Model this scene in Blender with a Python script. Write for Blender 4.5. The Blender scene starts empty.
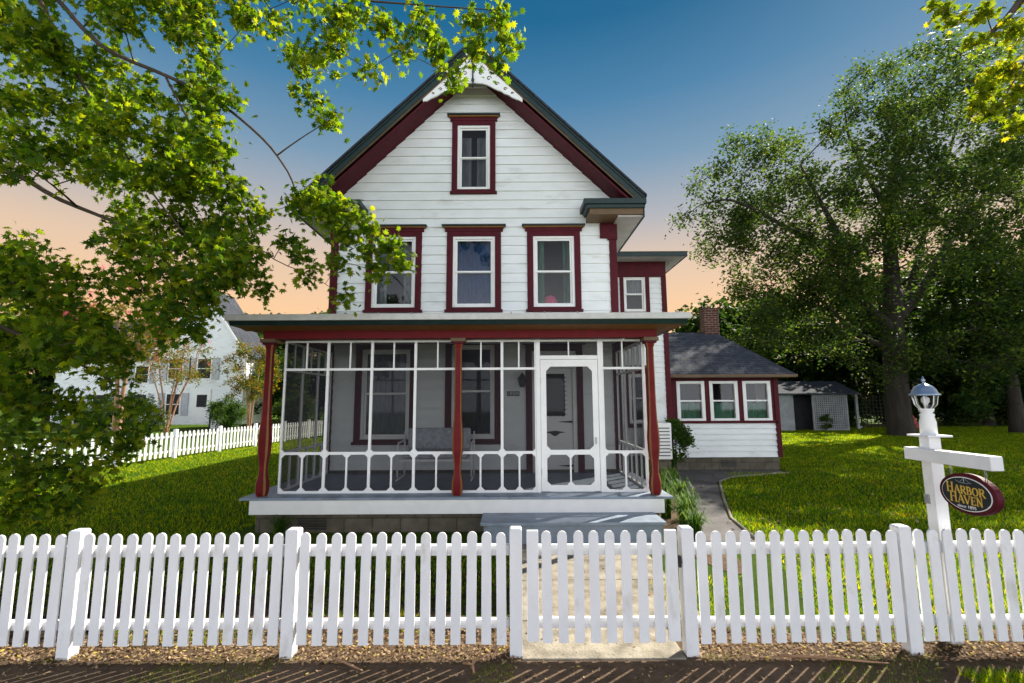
import bpy, bmesh, math, random
import numpy as np
from mathutils import Vector, Matrix
random.seed(7); rng = np.random.default_rng(11)
R = math.radians
scene = bpy.context.scene
COL = scene.collection

# ---------------------------------------------------------------- materials
def new_mat(name):
    m = bpy.data.materials.new(name); m.use_nodes = True
    nt = m.node_tree; nt.nodes.clear()
    out = nt.nodes.new('ShaderNodeOutputMaterial')
    return m, nt, out
def N(nt, t, **kw):
    n = nt.nodes.new(t)
    for k, v in kw.items(): setattr(n, k, v)
    return n
def L(nt, a, b): nt.links.new(a, b)
def ramp(nt, stops, interp='LINEAR'):
    n = nt.nodes.new('ShaderNodeValToRGB'); cr = n.color_ramp; cr.interpolation = interp
    while len(cr.elements) < len(stops): cr.elements.new(0.5)
    for e, (p, c) in zip(cr.elements, stops):
        e.position = p; e.color = (*c, 1)
    return n
def sc(c, k): return tuple(min(1, x*k) for x in c)
def mat_noise(name, c, rough=.6, var=.18, scale=3.0, bump=.15, bscale=40, spec=.4, dirt=None, dirt_scale=1.2, dirt_lo=.55, stretch=(1,1,1), metal=0, offset=False):
    m, nt, out = new_mat(name)
    b = N(nt, 'ShaderNodeBsdfPrincipled'); L(nt, b.outputs[0], out.inputs[0])
    b.inputs['Roughness'].default_value = rough; b.inputs['Specular IOR Level'].default_value = spec; b.inputs['Metallic'].default_value = metal
    tc = N(nt, 'ShaderNodeTexCoord'); mp = N(nt, 'ShaderNodeMapping'); mp.inputs['Scale'].default_value = stretch
    L(nt, tc.outputs['Object'], mp.inputs[0])
    if offset:
        oi = N(nt, 'ShaderNodeObjectInfo'); ml = N(nt, 'ShaderNodeMath', operation='MULTIPLY'); ml.inputs[1].default_value = 60; L(nt, oi.outputs['Random'], ml.inputs[0]); cbx = N(nt, 'ShaderNodeCombineXYZ'); L(nt, ml.outputs[0], cbx.inputs[0]); L(nt, cbx.outputs[0], mp.inputs['Location'])
    n1 = N(nt, 'ShaderNodeTexNoise'); n1.inputs['Scale'].default_value = scale; n1.inputs['Detail'].default_value = 6; L(nt, mp.outputs[0], n1.inputs[0])
    r = ramp(nt, [(.3, sc(c, 1-var)), (.7, sc(c, 1+var))]); L(nt, n1.outputs['Fac'], r.inputs[0])
    col = r.outputs[0]
    if dirt:
        n3 = N(nt, 'ShaderNodeTexNoise'); n3.inputs['Scale'].default_value = dirt_scale; n3.inputs['Detail'].default_value = 8; n3.inputs['Roughness'].default_value = .65; L(nt, mp.outputs[0], n3.inputs[0])
        r3 = ramp(nt, [(dirt_lo, (0, 0, 0)), (min(1, dirt_lo+.2), (1, 1, 1))]); L(nt, n3.outputs['Fac'], r3.inputs[0])
        mx = N(nt, 'ShaderNodeMixRGB'); mx.inputs[2].default_value = (*dirt, 1); L(nt, r3.outputs[0], mx.inputs[0]); L(nt, col, mx.inputs[1]); col = mx.outputs[0]
    L(nt, col, b.inputs['Base Color'])
    n2 = N(nt, 'ShaderNodeTexNoise'); n2.inputs['Scale'].default_value = bscale; n2.inputs['Detail'].default_value = 5; L(nt, mp.outputs[0], n2.inputs[0])
    bp = N(nt, 'ShaderNodeBump'); bp.inputs['Strength'].default_value = bump; bp.inputs['Distance'].default_value = .02
    L(nt, n2.outputs['Fac'], bp.inputs['Height']); L(nt, bp.outputs[0], b.inputs['Normal'])
    return m
def mat_leaf(name, stops, trans, tfac=.45, rough=.45, patch=None, spec=.14):
    m, nt, out = new_mat(name)
    g = N(nt, 'ShaderNodeNewGeometry')
    r = ramp(nt, stops); L(nt, g.outputs['Random Per Island'], r.inputs[0])
    b = N(nt, 'ShaderNodeBsdfPrincipled'); b.inputs['Roughness'].default_value = rough+.1; b.inputs['Specular IOR Level'].default_value = spec
    L(nt, r.outputs[0], b.inputs['Base Color'])
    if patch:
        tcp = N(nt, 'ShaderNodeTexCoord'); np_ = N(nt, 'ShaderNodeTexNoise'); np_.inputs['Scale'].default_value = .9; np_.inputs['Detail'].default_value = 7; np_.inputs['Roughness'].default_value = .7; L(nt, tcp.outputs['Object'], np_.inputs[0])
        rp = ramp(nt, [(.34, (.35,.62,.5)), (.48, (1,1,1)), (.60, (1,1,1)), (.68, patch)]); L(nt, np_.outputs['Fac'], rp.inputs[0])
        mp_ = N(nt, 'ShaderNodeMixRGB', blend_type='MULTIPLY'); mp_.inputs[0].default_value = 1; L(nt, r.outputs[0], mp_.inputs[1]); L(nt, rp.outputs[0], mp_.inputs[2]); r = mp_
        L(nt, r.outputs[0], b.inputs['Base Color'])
    t = N(nt, 'ShaderNodeBsdfTranslucent')
    mx = N(nt, 'ShaderNodeMixRGB', blend_type='MULTIPLY'); mx.inputs[0].default_value = 1; mx.inputs[2].default_value = (*trans, 1)
    br = N(nt, 'ShaderNodeMixRGB', blend_type='ADD'); br.inputs[0].default_value = 1
    L(nt, r.outputs[0], br.inputs[1]); L(nt, r.outputs[0], br.inputs[2])
    L(nt, br.outputs[0], mx.inputs[1]); L(nt, mx.outputs[0], t.inputs[0])
    ms = N(nt, 'ShaderNodeMixShader'); ms.inputs[0].default_value = tfac
    L(nt, b.outputs[0], ms.inputs[1]); L(nt, t.outputs[0], ms.inputs[2]); L(nt, ms.outputs[0], out.inputs[0])
    return m
def mat_glass(name, tint=(.02,.03,.04), transp=.55):
    m, nt, out = new_mat(name)
    fr = N(nt, 'ShaderNodeFresnel'); fr.inputs[0].default_value = 1.5
    gl = N(nt, 'ShaderNodeBsdfGlossy'); gl.inputs['Roughness'].default_value = .03
    tr = N(nt, 'ShaderNodeBsdfTransparent'); tr.inputs[0].default_value = (transp, transp, transp*1.03, 1)
    nz = N(nt, 'ShaderNodeTexNoise'); nz.inputs['Scale'].default_value = 2.5
    bp = N(nt, 'ShaderNodeBump'); bp.inputs['Strength'].default_value = .04; L(nt, nz.outputs['Fac'], bp.inputs['Height']); L(nt, bp.outputs[0], gl.inputs['Normal'])
    ms = N(nt, 'ShaderNodeMixShader'); L(nt, fr.outputs[0], ms.inputs[0]); L(nt, tr.outputs[0], ms.inputs[1]); L(nt, gl.outputs[0], ms.inputs[2]); L(nt, ms.outputs[0], out.inputs[0])
    return m
def mat_screen(name, fac=.42):
    m, nt, out = new_mat(name)
    tr = N(nt, 'ShaderNodeBsdfTransparent'); d = N(nt, 'ShaderNodeBsdfDiffuse'); d.inputs[0].default_value = (.03, .03, .035, 1)
    ms = N(nt, 'ShaderNodeMixShader'); ms.inputs[0].default_value = fac
    L(nt, tr.outputs[0], ms.inputs[1]); L(nt, d.outputs[0], ms.inputs[2]); L(nt, ms.outputs[0], out.inputs[0])
    return m
def mat_brick(name, c1, c2, mortar, scale, bw=.5, rh=.25, ms=.02, rough=.9, bump=.6, rot=None):
    m, nt, out = new_mat(name)
    b = N(nt, 'ShaderNodeBsdfPrincipled'); b.inputs['Roughness'].default_value = rough; b.inputs['Specular IOR Level'].default_value = .25; L(nt, b.outputs[0], out.inputs[0])
    tc = N(nt, 'ShaderNodeTexCoord'); sx = N(nt, 'ShaderNodeSeparateXYZ'); L(nt, tc.outputs['Object'], sx.inputs[0])
    ad = N(nt, 'ShaderNodeMath', operation='ADD'); L(nt, sx.outputs[0], ad.inputs[0]); L(nt, sx.outputs[1], ad.inputs[1])
    cb = N(nt, 'ShaderNodeCombineXYZ')
    if rot == 'roof': L(nt, sx.outputs[0], cb.inputs[0]); L(nt, sx.outputs[1], cb.inputs[1])
    else: L(nt, ad.outputs[0], cb.inputs[0]); L(nt, sx.outputs[2], cb.inputs[1])
    k = N(nt, 'ShaderNodeTexBrick'); k.inputs['Scale'].default_value = scale; k.inputs['Brick Width'].default_value = bw; k.inputs['Row Height'].default_value = rh; k.inputs['Mortar Size'].default_value = ms
    k.inputs['Color1'].default_value = (*c1, 1); k.inputs['Color2'].default_value = (*c2, 1); k.inputs['Mortar'].default_value = (*mortar, 1)
    L(nt, cb.outputs[0], k.inputs[0])
    nz = N(nt, 'ShaderNodeTexNoise'); nz.inputs['Scale'].default_value = 6; nz.inputs['Detail'].default_value = 6; L(nt, tc.outputs['Object'], nz.inputs[0])
    rr = ramp(nt, [(.3, (.6, .6, .6)), (.7, (1, 1, 1))]); L(nt, nz.outputs['Fac'], rr.inputs[0])
    mx = N(nt, 'ShaderNodeMixRGB', blend_type='MULTIPLY'); mx.inputs[0].default_value = 1; L(nt, k.outputs[0], mx.inputs[1]); L(nt, rr.outputs[0], mx.inputs[2]); L(nt, mx.outputs[0], b.inputs['Base Color'])
    bp = N(nt, 'ShaderNodeBump'); bp.inputs['Strength'].default_value = bump; bp.inputs['Distance'].default_value = .01; bp.invert = True
    L(nt, k.outputs['Fac'], bp.inputs['Height']); L(nt, bp.outputs[0], b.inputs['Normal'])
    return m

M = {}
M['white'] = mat_noise('white_siding_paint', (.78,.80,.80), .55, .05, 2.2, .12, 60, dirt=(.50,.51,.46), dirt_scale=.9, dirt_lo=.55, stretch=(1,1,3))
M['trimwhite'] = mat_noise('white_trim_paint', (.80,.80,.79), .45, .04, 6, .06, 90)
M['fence'] = mat_noise('white_fence_paint', (.76,.76,.775), .5, .06, 3, .12, 60, dirt=(.50,.48,.42), dirt_scale=2.2, dirt_lo=.58, stretch=(2,2,1), offset=True)
M['maroon'] = mat_noise('maroon_trim_paint', (.070,.004,.010), .6, .2, 8, .1, 80, spec=.2)
M['red'] = mat_noise('red_beam_paint', (.125,.005,.008), .6, .2, 6, .1, 80, spec=.2)
M['gold'] = mat_noise('ochre_trim_paint', (.19,.08,.016), .6, .18, 8, .1, 80)
M['green'] = mat_noise('dark_green_trim_paint', (.008,.026,.026), .45, .2, 8, .1, 80)
M['olive'] = mat_noise('brown_soffit_paint', (.13,.08,.04), .6, .2, 5, .1, 60)
M['soffit'] = mat_noise('grey_soffit_paint', (.42,.40,.40), .6, .1, 5, .1, 60)
M['flash'] = mat_noise('pale_gutter_metal', (.50,.50,.47), .4, .12, 7, .08, 60)
M['bluegrey'] = mat_noise('blue_grey_floor_paint', (.22,.27,.34), .45, .15, 4, .12, 50, dirt=(.12,.13,.14), dirt_scale=2.5)
M['concrete'] = mat_noise('concrete', (.27,.24,.19), .9, .35, 7, .5, 45, dirt=(.12,.10,.075), dirt_scale=2.6, dirt_lo=.48)
M['path'] = mat_noise('stained_path_concrete', (.11,.10,.10), .85, .25, 3, .4, 40, dirt=(.06,.055,.05), dirt_scale=1.3, dirt_lo=.5)
M['foundation'] = mat_brick('mossy_block_foundation', (.16,.14,.105), (.12,.105,.075), (.09,.08,.06), 1, .4, .2, .012)
M['brick'] = mat_brick('red_chimney_brick', (.12,.035,.025), (.085,.025,.02), (.2,.16,.13), 1, .22, .075, .012)
M['shingle'] = mat_brick('grey_roof_shingle', (.075,.085,.11), (.045,.052,.07), (.02,.022,.03), 1, .3, .14, .012, rot='roof')
M['shinglebrown'] = mat_brick('dark_roof_shingle', (.06,.065,.085), (.04,.042,.055), (.02,.022,.03), 1, .3, .14, .012, rot='roof')
M['shadedwhite'] = mat_noise('shade_darkened_white_boards', (.30,.31,.33), .8, .2, 3, .3, 30, dirt=(.12,.12,.12), dirt_scale=1.5)  # white boards darkened in base colour to stand in for shade, plus dirt blotches
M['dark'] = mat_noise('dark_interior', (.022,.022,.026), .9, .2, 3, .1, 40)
M['black'] = mat_noise('black_iron', (.012,.012,.013), .45, .2, 20, .1, 80, spec=.5)
M['greymetal'] = mat_noise('grey_metal', (.35,.36,.37), .4, .1, 10, .1, 60, metal=.6)
M['glass'] = mat_glass('window_glass', transp=.7)
M['lampglass'] = mat_glass('lamp_glass', transp=.92)
M['screen'] = mat_screen('porch_insect_screen', .5)
M['bluecurtain'] = mat_noise('blue_curtain_cloth', (.03,.10,.26), .9, .35, 7, .2, 30, stretch=(3,3,.6))
M['lace'] = mat_noise('pale_net_curtain', (.30,.33,.34), .9, .25, 8, .2, 30, stretch=(4,4,.5))
M['greencurtain'] = mat_noise('green_curtain_cloth', (.10,.26,.17), .9, .35, 7, .2, 30, stretch=(3,3,.6))
M['pink'] = mat_noise('pink_lampshade_paper', (.85,.08,.22), .7, .2, 12, .1, 60, stretch=(3,3,.3))
M['cushion'] = mat_noise('grey_flowered_cushion', (.42,.44,.48), .9, .25, 18, .1, 60)
M['signblack'] = mat_noise('black_sign_face', (.012,.016,.018), .35, .2, 12, .02, 60)
M['signgold'] = mat_noise('gold_sign_lettering', (.62,.40,.06), .4, .1, 20, .02, 60)
M['bark'] = mat_noise('grey_brown_bark', (.034,.027,.022), .95, .4, 5, 1.0, 22, stretch=(1,1,.25))
M['twigbark'] = mat_noise('twig_bark', (.065,.045,.032), .9, .3, 8, .4, 40)
M['myrtlebark'] = mat_noise('tan_smooth_bark', (.36,.20,.11), .7, .3, 4, .3, 20, stretch=(1,1,.4))
M['redchair'] = mat_noise('faded_red_chair_paint', (.30,.03,.03), .6, .2, 6, .1, 60)
M['mapleleaf'] = mat_leaf('maple_leaf', [(0,(.025,.060,.006)),(.35,(.055,.11,.008)),(.7,(.115,.17,.010)),(1,(.20,.22,.012))], (1.35,1.3,.35), .55)
M['oakleaf'] = mat_leaf('shade_tree_leaf', [(0,(.022,.045,.014)),(.6,(.045,.072,.024)),(1,(.10,.12,.024))], (1.15,1.25,.45), .5, spec=.04)
M['yellowleaf'] = mat_leaf('yellow_green_leaf', [(0,(.07,.12,.008)),(.7,(.14,.19,.010)),(1,(.26,.24,.015))], (1.3,1.15,.35), .55)
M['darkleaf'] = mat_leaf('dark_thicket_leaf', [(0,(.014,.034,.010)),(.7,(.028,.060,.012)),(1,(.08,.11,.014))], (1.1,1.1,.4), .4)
M['myrtleleaf'] = mat_leaf('myrtle_leaf', [(0,(.05,.10,.012)),(.6,(.12,.14,.015)),(1,(.25,.10,.02))], (1.2,1.1,.4), .45)
M['blossom'] = mat_leaf('pink_blossom', [(0,(.45,.05,.12)),(1,(.7,.12,.22))], (1.1,.9,.9), .4)
M['shrubleaf'] = mat_leaf('shrub_leaf', [(0,(.022,.06,.012)),(1,(.07,.13,.016))], (1.1,1.1,.5), .4)
M['strapleaf'] = mat_leaf('strap_leaf', [(0,(.015,.05,.008)),(.75,(.04,.10,.010)),(1,(.12,.19,.012))], (1.2,1.1,.4), .4)
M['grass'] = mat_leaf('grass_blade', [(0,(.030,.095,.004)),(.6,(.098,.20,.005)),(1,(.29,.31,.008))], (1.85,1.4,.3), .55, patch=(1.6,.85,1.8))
M['litter'] = mat_leaf('dry_leaf_litter', [(0,(.06,.035,.022)),(.4,(.26,.17,.10)),(.85,(.46,.34,.22)),(1,(.50,.40,.06))], (1,.8,.5), .25, .7)
M['mulch'] = mat_leaf('mulch_chip', [(0,(.018,.012,.009)),(1,(.07,.045,.03))], (1,.8,.5), .1, .8)

def lawn_mat(name, c1, c2, c3):
    m, nt, out = new_mat(name)
    b = N(nt, 'ShaderNodeBsdfPrincipled'); b.inputs['Roughness'].default_value = .9; b.inputs['Specular IOR Level'].default_value = .1; L(nt, b.outputs[0], out.inputs[0])
    tc = N(nt, 'ShaderNodeTexCoord')
    n1 = N(nt, 'ShaderNodeTexNoise'); n1.inputs['Scale'].default_value = .35; n1.inputs['Detail'].default_value = 8; n1.inputs['Roughness'].default_value = .7; L(nt, tc.outputs['Object'], n1.inputs[0])
    n2 = N(nt, 'ShaderNodeTexNoise'); n2.inputs['Scale'].default_value = 14; n2.inputs['Detail'].default_value = 8; n2.inputs['Roughness'].default_value = .8; L(nt, tc.outputs['Object'], n2.inputs[0])
    r1 = ramp(nt, [(.35, c1), (.6, c2)]); L(nt, n1.outputs['Fac'], r1.inputs[0])
    r2 = ramp(nt, [(.3, (.45,.45,.45)), (.65, (1,1,1))]); L(nt, n2.outputs['Fac'], r2.inputs[0])
    mx = N(nt, 'ShaderNodeMixRGB', blend_type='MULTIPLY'); mx.inputs[0].default_value = 1; L(nt, r1.outputs[0], mx.inputs[1]); L(nt, r2.outputs[0], mx.inputs[2])
    n4 = N(nt, 'ShaderNodeTexNoise'); n4.inputs['Scale'].default_value = 1.7; n4.inputs['Detail'].default_value = 9; n4.inputs['Roughness'].default_value = .7; L(nt, tc.outputs['Object'], n4.inputs[0])
    r4 = ramp(nt, [(.62, (0,0,0)), (.72, (1,1,1))]); L(nt, n4.outputs['Fac'], r4.inputs[0])
    m2 = N(nt, 'ShaderNodeMixRGB'); m2.inputs[2].default_value = (*c3, 1); L(nt, r4.outputs[0], m2.inputs[0]); L(nt, mx.outputs[0], m2.inputs[1]); L(nt, m2.outputs[0], b.inputs['Base Color'])
    bp = N(nt, 'ShaderNodeBump'); bp.inputs['Strength'].default_value = .9; bp.inputs['Distance'].default_value = .05; L(nt, n2.outputs['Fac'], bp.inputs['Height']); L(nt, bp.outputs[0], b.inputs['Normal'])
    return m
M['lawn'] = lawn_mat('lawn_grass', (.04,.095,.004), (.085,.15,.005), (.12,.12,.015))
M['dirt'] = lawn_mat('leafy_dirt', (.10,.07,.045), (.26,.18,.12), (.06,.04,.028))

# ---------------------------------------------------------------- object helpers
def tag(o, label=None, cat=None, group=None, kind=None):
    if label: o['label'] = label
    if cat: o['category'] = cat
    if group: o['group'] = group
    if kind: o['kind'] = kind
    return o
def empty(name, loc, label, cat, group=None, rz=0):
    o = bpy.data.objects.new(name, None); COL.objects.link(o); o.location = loc; o.rotation_euler[2] = rz; o.empty_display_size = .2
    return tag(o, label, cat, group)
def root_loc(p):
    if p is None: return Vector((0,0,0))
    while p.parent: p = p.parent
    return Vector(p.location)
def link_mesh(name, me, parent=None):
    o = bpy.data.objects.new(name, me); COL.objects.link(o)
    if parent: o.parent = parent
    return o
class MB:
    def __init__(s): s.v = []; s.f = []; s.mi = []
    def poly(s, pts, mi=0):
        n = len(s.v); s.v += [tuple(p) for p in pts]; s.f.append(tuple(range(n, n+len(pts)))); s.mi.append(mi); return s
    def box(s, x0, x1, y0, y1, z0, z1, mi=0):
        n = len(s.v)
        s.v += [(x0,y0,z0),(x1,y0,z0),(x1,y1,z0),(x0,y1,z0),(x0,y0,z1),(x1,y0,z1),(x1,y1,z1),(x0,y1,z1)]
        for q in ((0,3,2,1),(4,5,6,7),(0,1,5,4),(1,2,6,5),(2,3,7,6),(3,0,4,7)): s.f.append(tuple(n+i for i in q)); s.mi.append(mi)
        return s
    def prism(s, pts, vec, mi=0, side_mi=None):
        # pts: planar outline (3D), extruded by vec
        n = len(s.v); k = len(pts); v = Vector(vec)
        s.v += [tuple(p) for p in pts] + [tuple(Vector(p)+v) for p in pts]
        s.f.append(tuple(n+i for i in range(k))[::-1]); s.mi.append(mi)
        s.f.append(tuple(n+k+i for i in range(k))); s.mi.append(mi)
        sm = mi if side_mi is None else side_mi
        for i in range(k):
            j = (i+1) % k; s.f.append((n+i, n+j, n+k+j, n+k+i)); s.mi.append(sm)
        return s
    def tube(s, pts, radii, seg=8, mi=0, cap=True):
        pts = [Vector(p) for p in pts]; n0 = len(s.v)
        for i, p in enumerate(pts):
            d = (pts[min(i+1, len(pts)-1)] - pts[max(i-1, 0)])
            if d.length < 1e-6: d = Vector((0,0,1))
            d.normalize(); a = d.cross(Vector((0,0,1)) if abs(d.z) < .9 else Vector((1,0,0))).normalized(); b = d.cross(a)
            r = radii[i] if hasattr(radii, '__len__') else radii
            for k in range(seg):
                t = 2*math.pi*k/seg; s.v.append(tuple(p + a*(r*math.cos(t)) + b*(r*math.sin(t))))
        for i in range(len(pts)-1):
            for k in range(seg):
                k2 = (k+1) % seg; s.f.append((n0+i*seg+k, n0+i*seg+k2, n0+(i+1)*seg+k2, n0+(i+1)*seg+k)); s.mi.append(mi)
        if cap and seg > 2:
            s.f.append(tuple(n0+k for k in range(seg))[::-1]); s.mi.append(mi)
            s.f.append(tuple(n0+(len(pts)-1)*seg+k for k in range(seg))); s.mi.append(mi)
        return s
    def lathe(s, cx, cy, prof, seg=20, mi=0):
        n0 = len(s.v)
        for r, z in prof:
            for k in range(seg):
                t = 2*math.pi*k/seg; s.v.append((cx+r*math.cos(t), cy+r*math.sin(t), z))
        for i in range(len(prof)-1):
            for k in range(seg):
                k2 = (k+1) % seg; s.f.append((n0+i*seg+k, n0+i*seg+k2, n0+(i+1)*seg+k2, n0+(i+1)*seg+k)); s.mi.append(mi)
        s.f.append(tuple(n0+k for k in range(seg))[::-1]); s.mi.append(mi)
        s.f.append(tuple(n0+(len(prof)-1)*seg+k for k in range(seg))); s.mi.append(mi)
        return s
    def build(s, name, mats, parent=None, smooth=False, bevel=0):
        rl = root_loc(parent)
        me = bpy.data.meshes.new(name)
        me.from_pydata([(a-rl.x, b-rl.y, c-rl.z) for a, b, c in s.v], [], s.f)
        if not isinstance(mats, (list, tuple)): mats = [mats]
        for m in mats: me.materials.append(m)
        me.polygons.foreach_set('material_index', s.mi)
        if smooth: me.polygons.foreach_set('use_smooth', [True]*len(s.f))
        bm = bmesh.new(); bm.from_mesh(me); bmesh.ops.recalc_face_normals(bm, faces=bm.faces); bm.to_mesh(me); bm.free()
        me.update()
        o = link_mesh(name, me, parent)
        if bevel:
            b = o.modifiers.new('bevel', 'BEVEL'); b.width = bevel; b.segments = 2; b.limit_method = 'ANGLE'
        return o
def fast_mesh(name, V, F, mat, parent=None, mats=None, mi=None):
    """V (n,3) float, F (m,k) int -> mesh"""
    rl = root_loc(parent)
    V = V - np.array([rl.x, rl.y, rl.z])
    me = bpy.data.meshes.new(name); n, (m, k) = len(V), F.shape
    me.vertices.add(n); me.vertices.foreach_set('co', V.astype(np.float32).ravel())
    me.loops.add(m*k); me.loops.foreach_set('vertex_index', F.astype(np.int32).ravel())
    me.polygons.add(m); me.polygons.foreach_set('loop_start', np.arange(0, m*k, k, dtype=np.int32)); 
    me.materials.append(mat); me.update(calc_edges=True); me.validate()
    return link_mesh(name, me, parent)
def text_part(name, txt, size, mat, parent, mtx, extrude=.003, font_scale_x=1.0, offset=0):
    cu = bpy.data.curves.new(name, 'FONT'); cu.body = txt; cu.size = size; cu.align_x = 'CENTER'; cu.align_y = 'CENTER'; cu.extrude = extrude; cu.offset = offset
    t = bpy.data.objects.new(name+'_tmp', cu); COL.objects.link(t)
    me = bpy.data.meshes.new_from_object(t.evaluated_get(bpy.context.evaluated_depsgraph_get()))
    bpy.data.objects.remove(t); me.name = name
    me.transform(Matrix.Diagonal((font_scale_x, 1, 1, 1))); me.transform(mtx); me.transform(Matrix.Translation(-root_loc(parent)))
    me.materials.clear(); me.materials.append(mat)
    return link_mesh(name, me, parent)

# ---------------------------------------------------------------- foliage helpers
def leaf_template(kind):
    if kind == 'maple':
        a = [(0,-.5),(.10,-.28),(.42,-.32),(.26,-.10),(.58,.08),(.24,.12),(.30,.40),(.10,.28),(0,.62),(-.10,.28),(-.30,.40),(-.24,.12),(-.58,.08),(-.26,-.10),(-.42,-.32),(-.10,-.28)]
        V = [(x, y, -.35*abs(x)**1.3 - .12*y*y) for x, y in a]; V.append((0,-.02,.06)); c = len(a)
        F = [(i, (i+1) % c, c) for i in range(c)]
    elif kind == 'oval':
        V = [(0,-.5,0),(.26,-.1,-.07),(.18,.25,-.06),(0,.5,-.05),(-.18,.25,-.06),(-.26,-.1,-.07)]; F = [(0,1,2),(0,2,3),(0,3,4),(0,4,5)]
    elif kind == 'quad':
        V = [(0,-.5,0),(.3,0,-.08),(0,.5,0),(-.3,0,-.08)]; F = [(0,1,2),(0,2,3)]
    return np.array(V, float), np.array(F, int)
def rand_rot(n, droop=.5):
    """rotation matrices; leaf blade normals biased up, tips biased down"""
    nrm = rng.normal(size=(n,3)); nrm[:,2] = np.abs(nrm[:,2]) + droop; nrm /= np.linalg.norm(nrm, axis=1)[:,None]
    t = rng.normal(size=(n,3)); t[:,2] -= droop; t -= (t*nrm).sum(1)[:,None]*nrm; t /= np.linalg.norm(t, axis=1)[:,None]
    b = np.cross(t, nrm)
    return np.stack([b, t, nrm], axis=2)
def leaves(name, P, size, kind, mat, parent, droop=.5, svar=.3):
    T, F = leaf_template(kind); n = len(P)
    S = size*(1+svar*rng.uniform(-1,1,n))
    Rm = rand_rot(n, droop)
    V = np.einsum('nij,kj->nki', Rm, T)*S[:,None,None] + P[:,None,:]
    FF = (F[None] + (np.arange(n)*len(T))[:,None,None]).reshape(-1,3)
    return fast_mesh(name, V.reshape(-1,3), FF, mat, parent)
def twig_cluster(c, r, nt, nl, leafgap, squash=.8, down=.25):
    """twiglets that radiate from c; leaves sit along them. returns twig polylines, leaf points"""
    tw, pts = [], []
    for _ in range(nt):
        d = rng.normal(size=3); d[2] = d[2]*squash - down; d /= np.linalg.norm(d)
        ln = r*rng.uniform(.5, 1.15); side = rng.normal(size=3)*.18*ln
        p0 = np.array(c) + rng.normal(size=3)*r*.15; p1 = p0 + d*ln*.5 + side*.5; p2 = p0 + d*ln + np.array([0,0,-.12*ln])
        tw.append((p0, p1, p2))
        t = rng.uniform(.1, 1.05, nl)[:,None]
        q = (1-t)**2*p0 + 2*t*(1-t)*p1 + t*t*p2
        pts.append(q + rng.normal(size=(nl,3))*leafgap)
    return tw, np.concatenate(pts)
def grow_branches(mb, limbs, targets, r_tip=.006, r_gain=.0016, seg=5, sag=.05, wob=.04):
    """limbs: list of (points, r0, r1). every target is joined to the closest node nearer the trunk"""
    nodes = []; base = Vector(limbs[0][0][0])
    for pts, r0, r1 in limbs:
        P = [Vector(p) for p in pts]; Q = []
        for i in range(len(P)-1):
            for k in range(4):
                a = P[max(i-1,0)]; b = P[i]; c = P[i+1]; d = P[min(i+2,len(P)-1)]; t = k/4
                Q.append(.5*((2*b)+(-a+c)*t+(2*a-5*b+4*c-d)*t*t+(-a+3*b-3*c+d)*t**3))
        Q.append(P[-1]); n = len(Q); rad = [r0+(r1-r0)*(i/(n-1))**.8 for i in range(n)]
        mb.tube(Q, rad, seg=max(seg, 8 if r0 > .05 else seg))
        nodes += [(q, r) for q, r in zip(Q, rad)]
    targets = sorted([Vector(t) for t in targets], key=lambda t: (t-base).length)
    for t in targets:
        best = None; bd = 1e9; dt = (t-base).length
        for q, r in nodes:
            if (q-base).length > dt: continue
            d = (q-t).length
            if d < bd: bd = d; best = (q, r)
        if best is None: best = min(nodes, key=lambda n_: (n_[0]-t).length); bd = (best[0]-t).length
        q, r = best; r_ = min(r*.75, r_tip + r_gain*bd*6)
        side = Vector([random.uniform(-1,1)*wob*bd for _ in range(3)]) + Vector((0,0,sag*bd))
        m = (q+t)/2 + side; pts = []
        for k in range(6):
            u = k/5; pts.append(q*(1-u)**2 + m*(2*u*(1-u)) + t*u*u)
        mb.tube(pts, [r_+(r_tip-r_)*k/5 for k in range(6)], seg=seg)
        for k in (2,3,4,5): nodes.append((pts[k], r_+(r_tip-r_)*k/5))
def make_tree(name, label, cat, base, limbs, clusters, leafmat, leafkind, leafsize, nt, nl, gap, bark, group=None, droop=.5, down=.25, twigs=True, extra=None, r_tip=.006, squash=.8, sag=.05, twr=.003, r_gain=.0016):
    t = empty(name, base, label, cat, group)
    mb = MB(); grow_branches(mb, limbs, [c[:3] for c in clusters], r_tip=r_tip, sag=sag, r_gain=r_gain)
    P = []
    for c in clusters:
        k = c[4] if len(c) > 4 else 1
        tw, p = twig_cluster(c[:3], c[3], max(2, int(nt*k)), nl, gap, squash, down)
        P.append(p)
        if twigs:
            for w in tw: mb.tube(w, [twr, twr*.8, twr*.5], seg=3, cap=False)
    mb.build('trunk', bark, t, smooth=True)
    P = np.concatenate(P)
    leaves('crown', P, leafsize, leafkind, leafmat, t, droop)
    if extra:
        nm, Pe, se, me = extra; leaves(nm, Pe, se, 'oval', me, t, .2)
    return t
def copy_tree(o, loc, rz=0, scale=1, label=None):
    r = o.copy(); COL.objects.link(r); r.location = loc; r.rotation_euler[2] = rz; r.scale = (scale,)*3
    if label: r['label'] = label
    for ch in o.children:
        c = ch.copy(); COL.objects.link(c); c.parent = r
        for g in ch.children:
            d = g.copy(); COL.objects.link(d); d.parent = c
    return r
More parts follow.
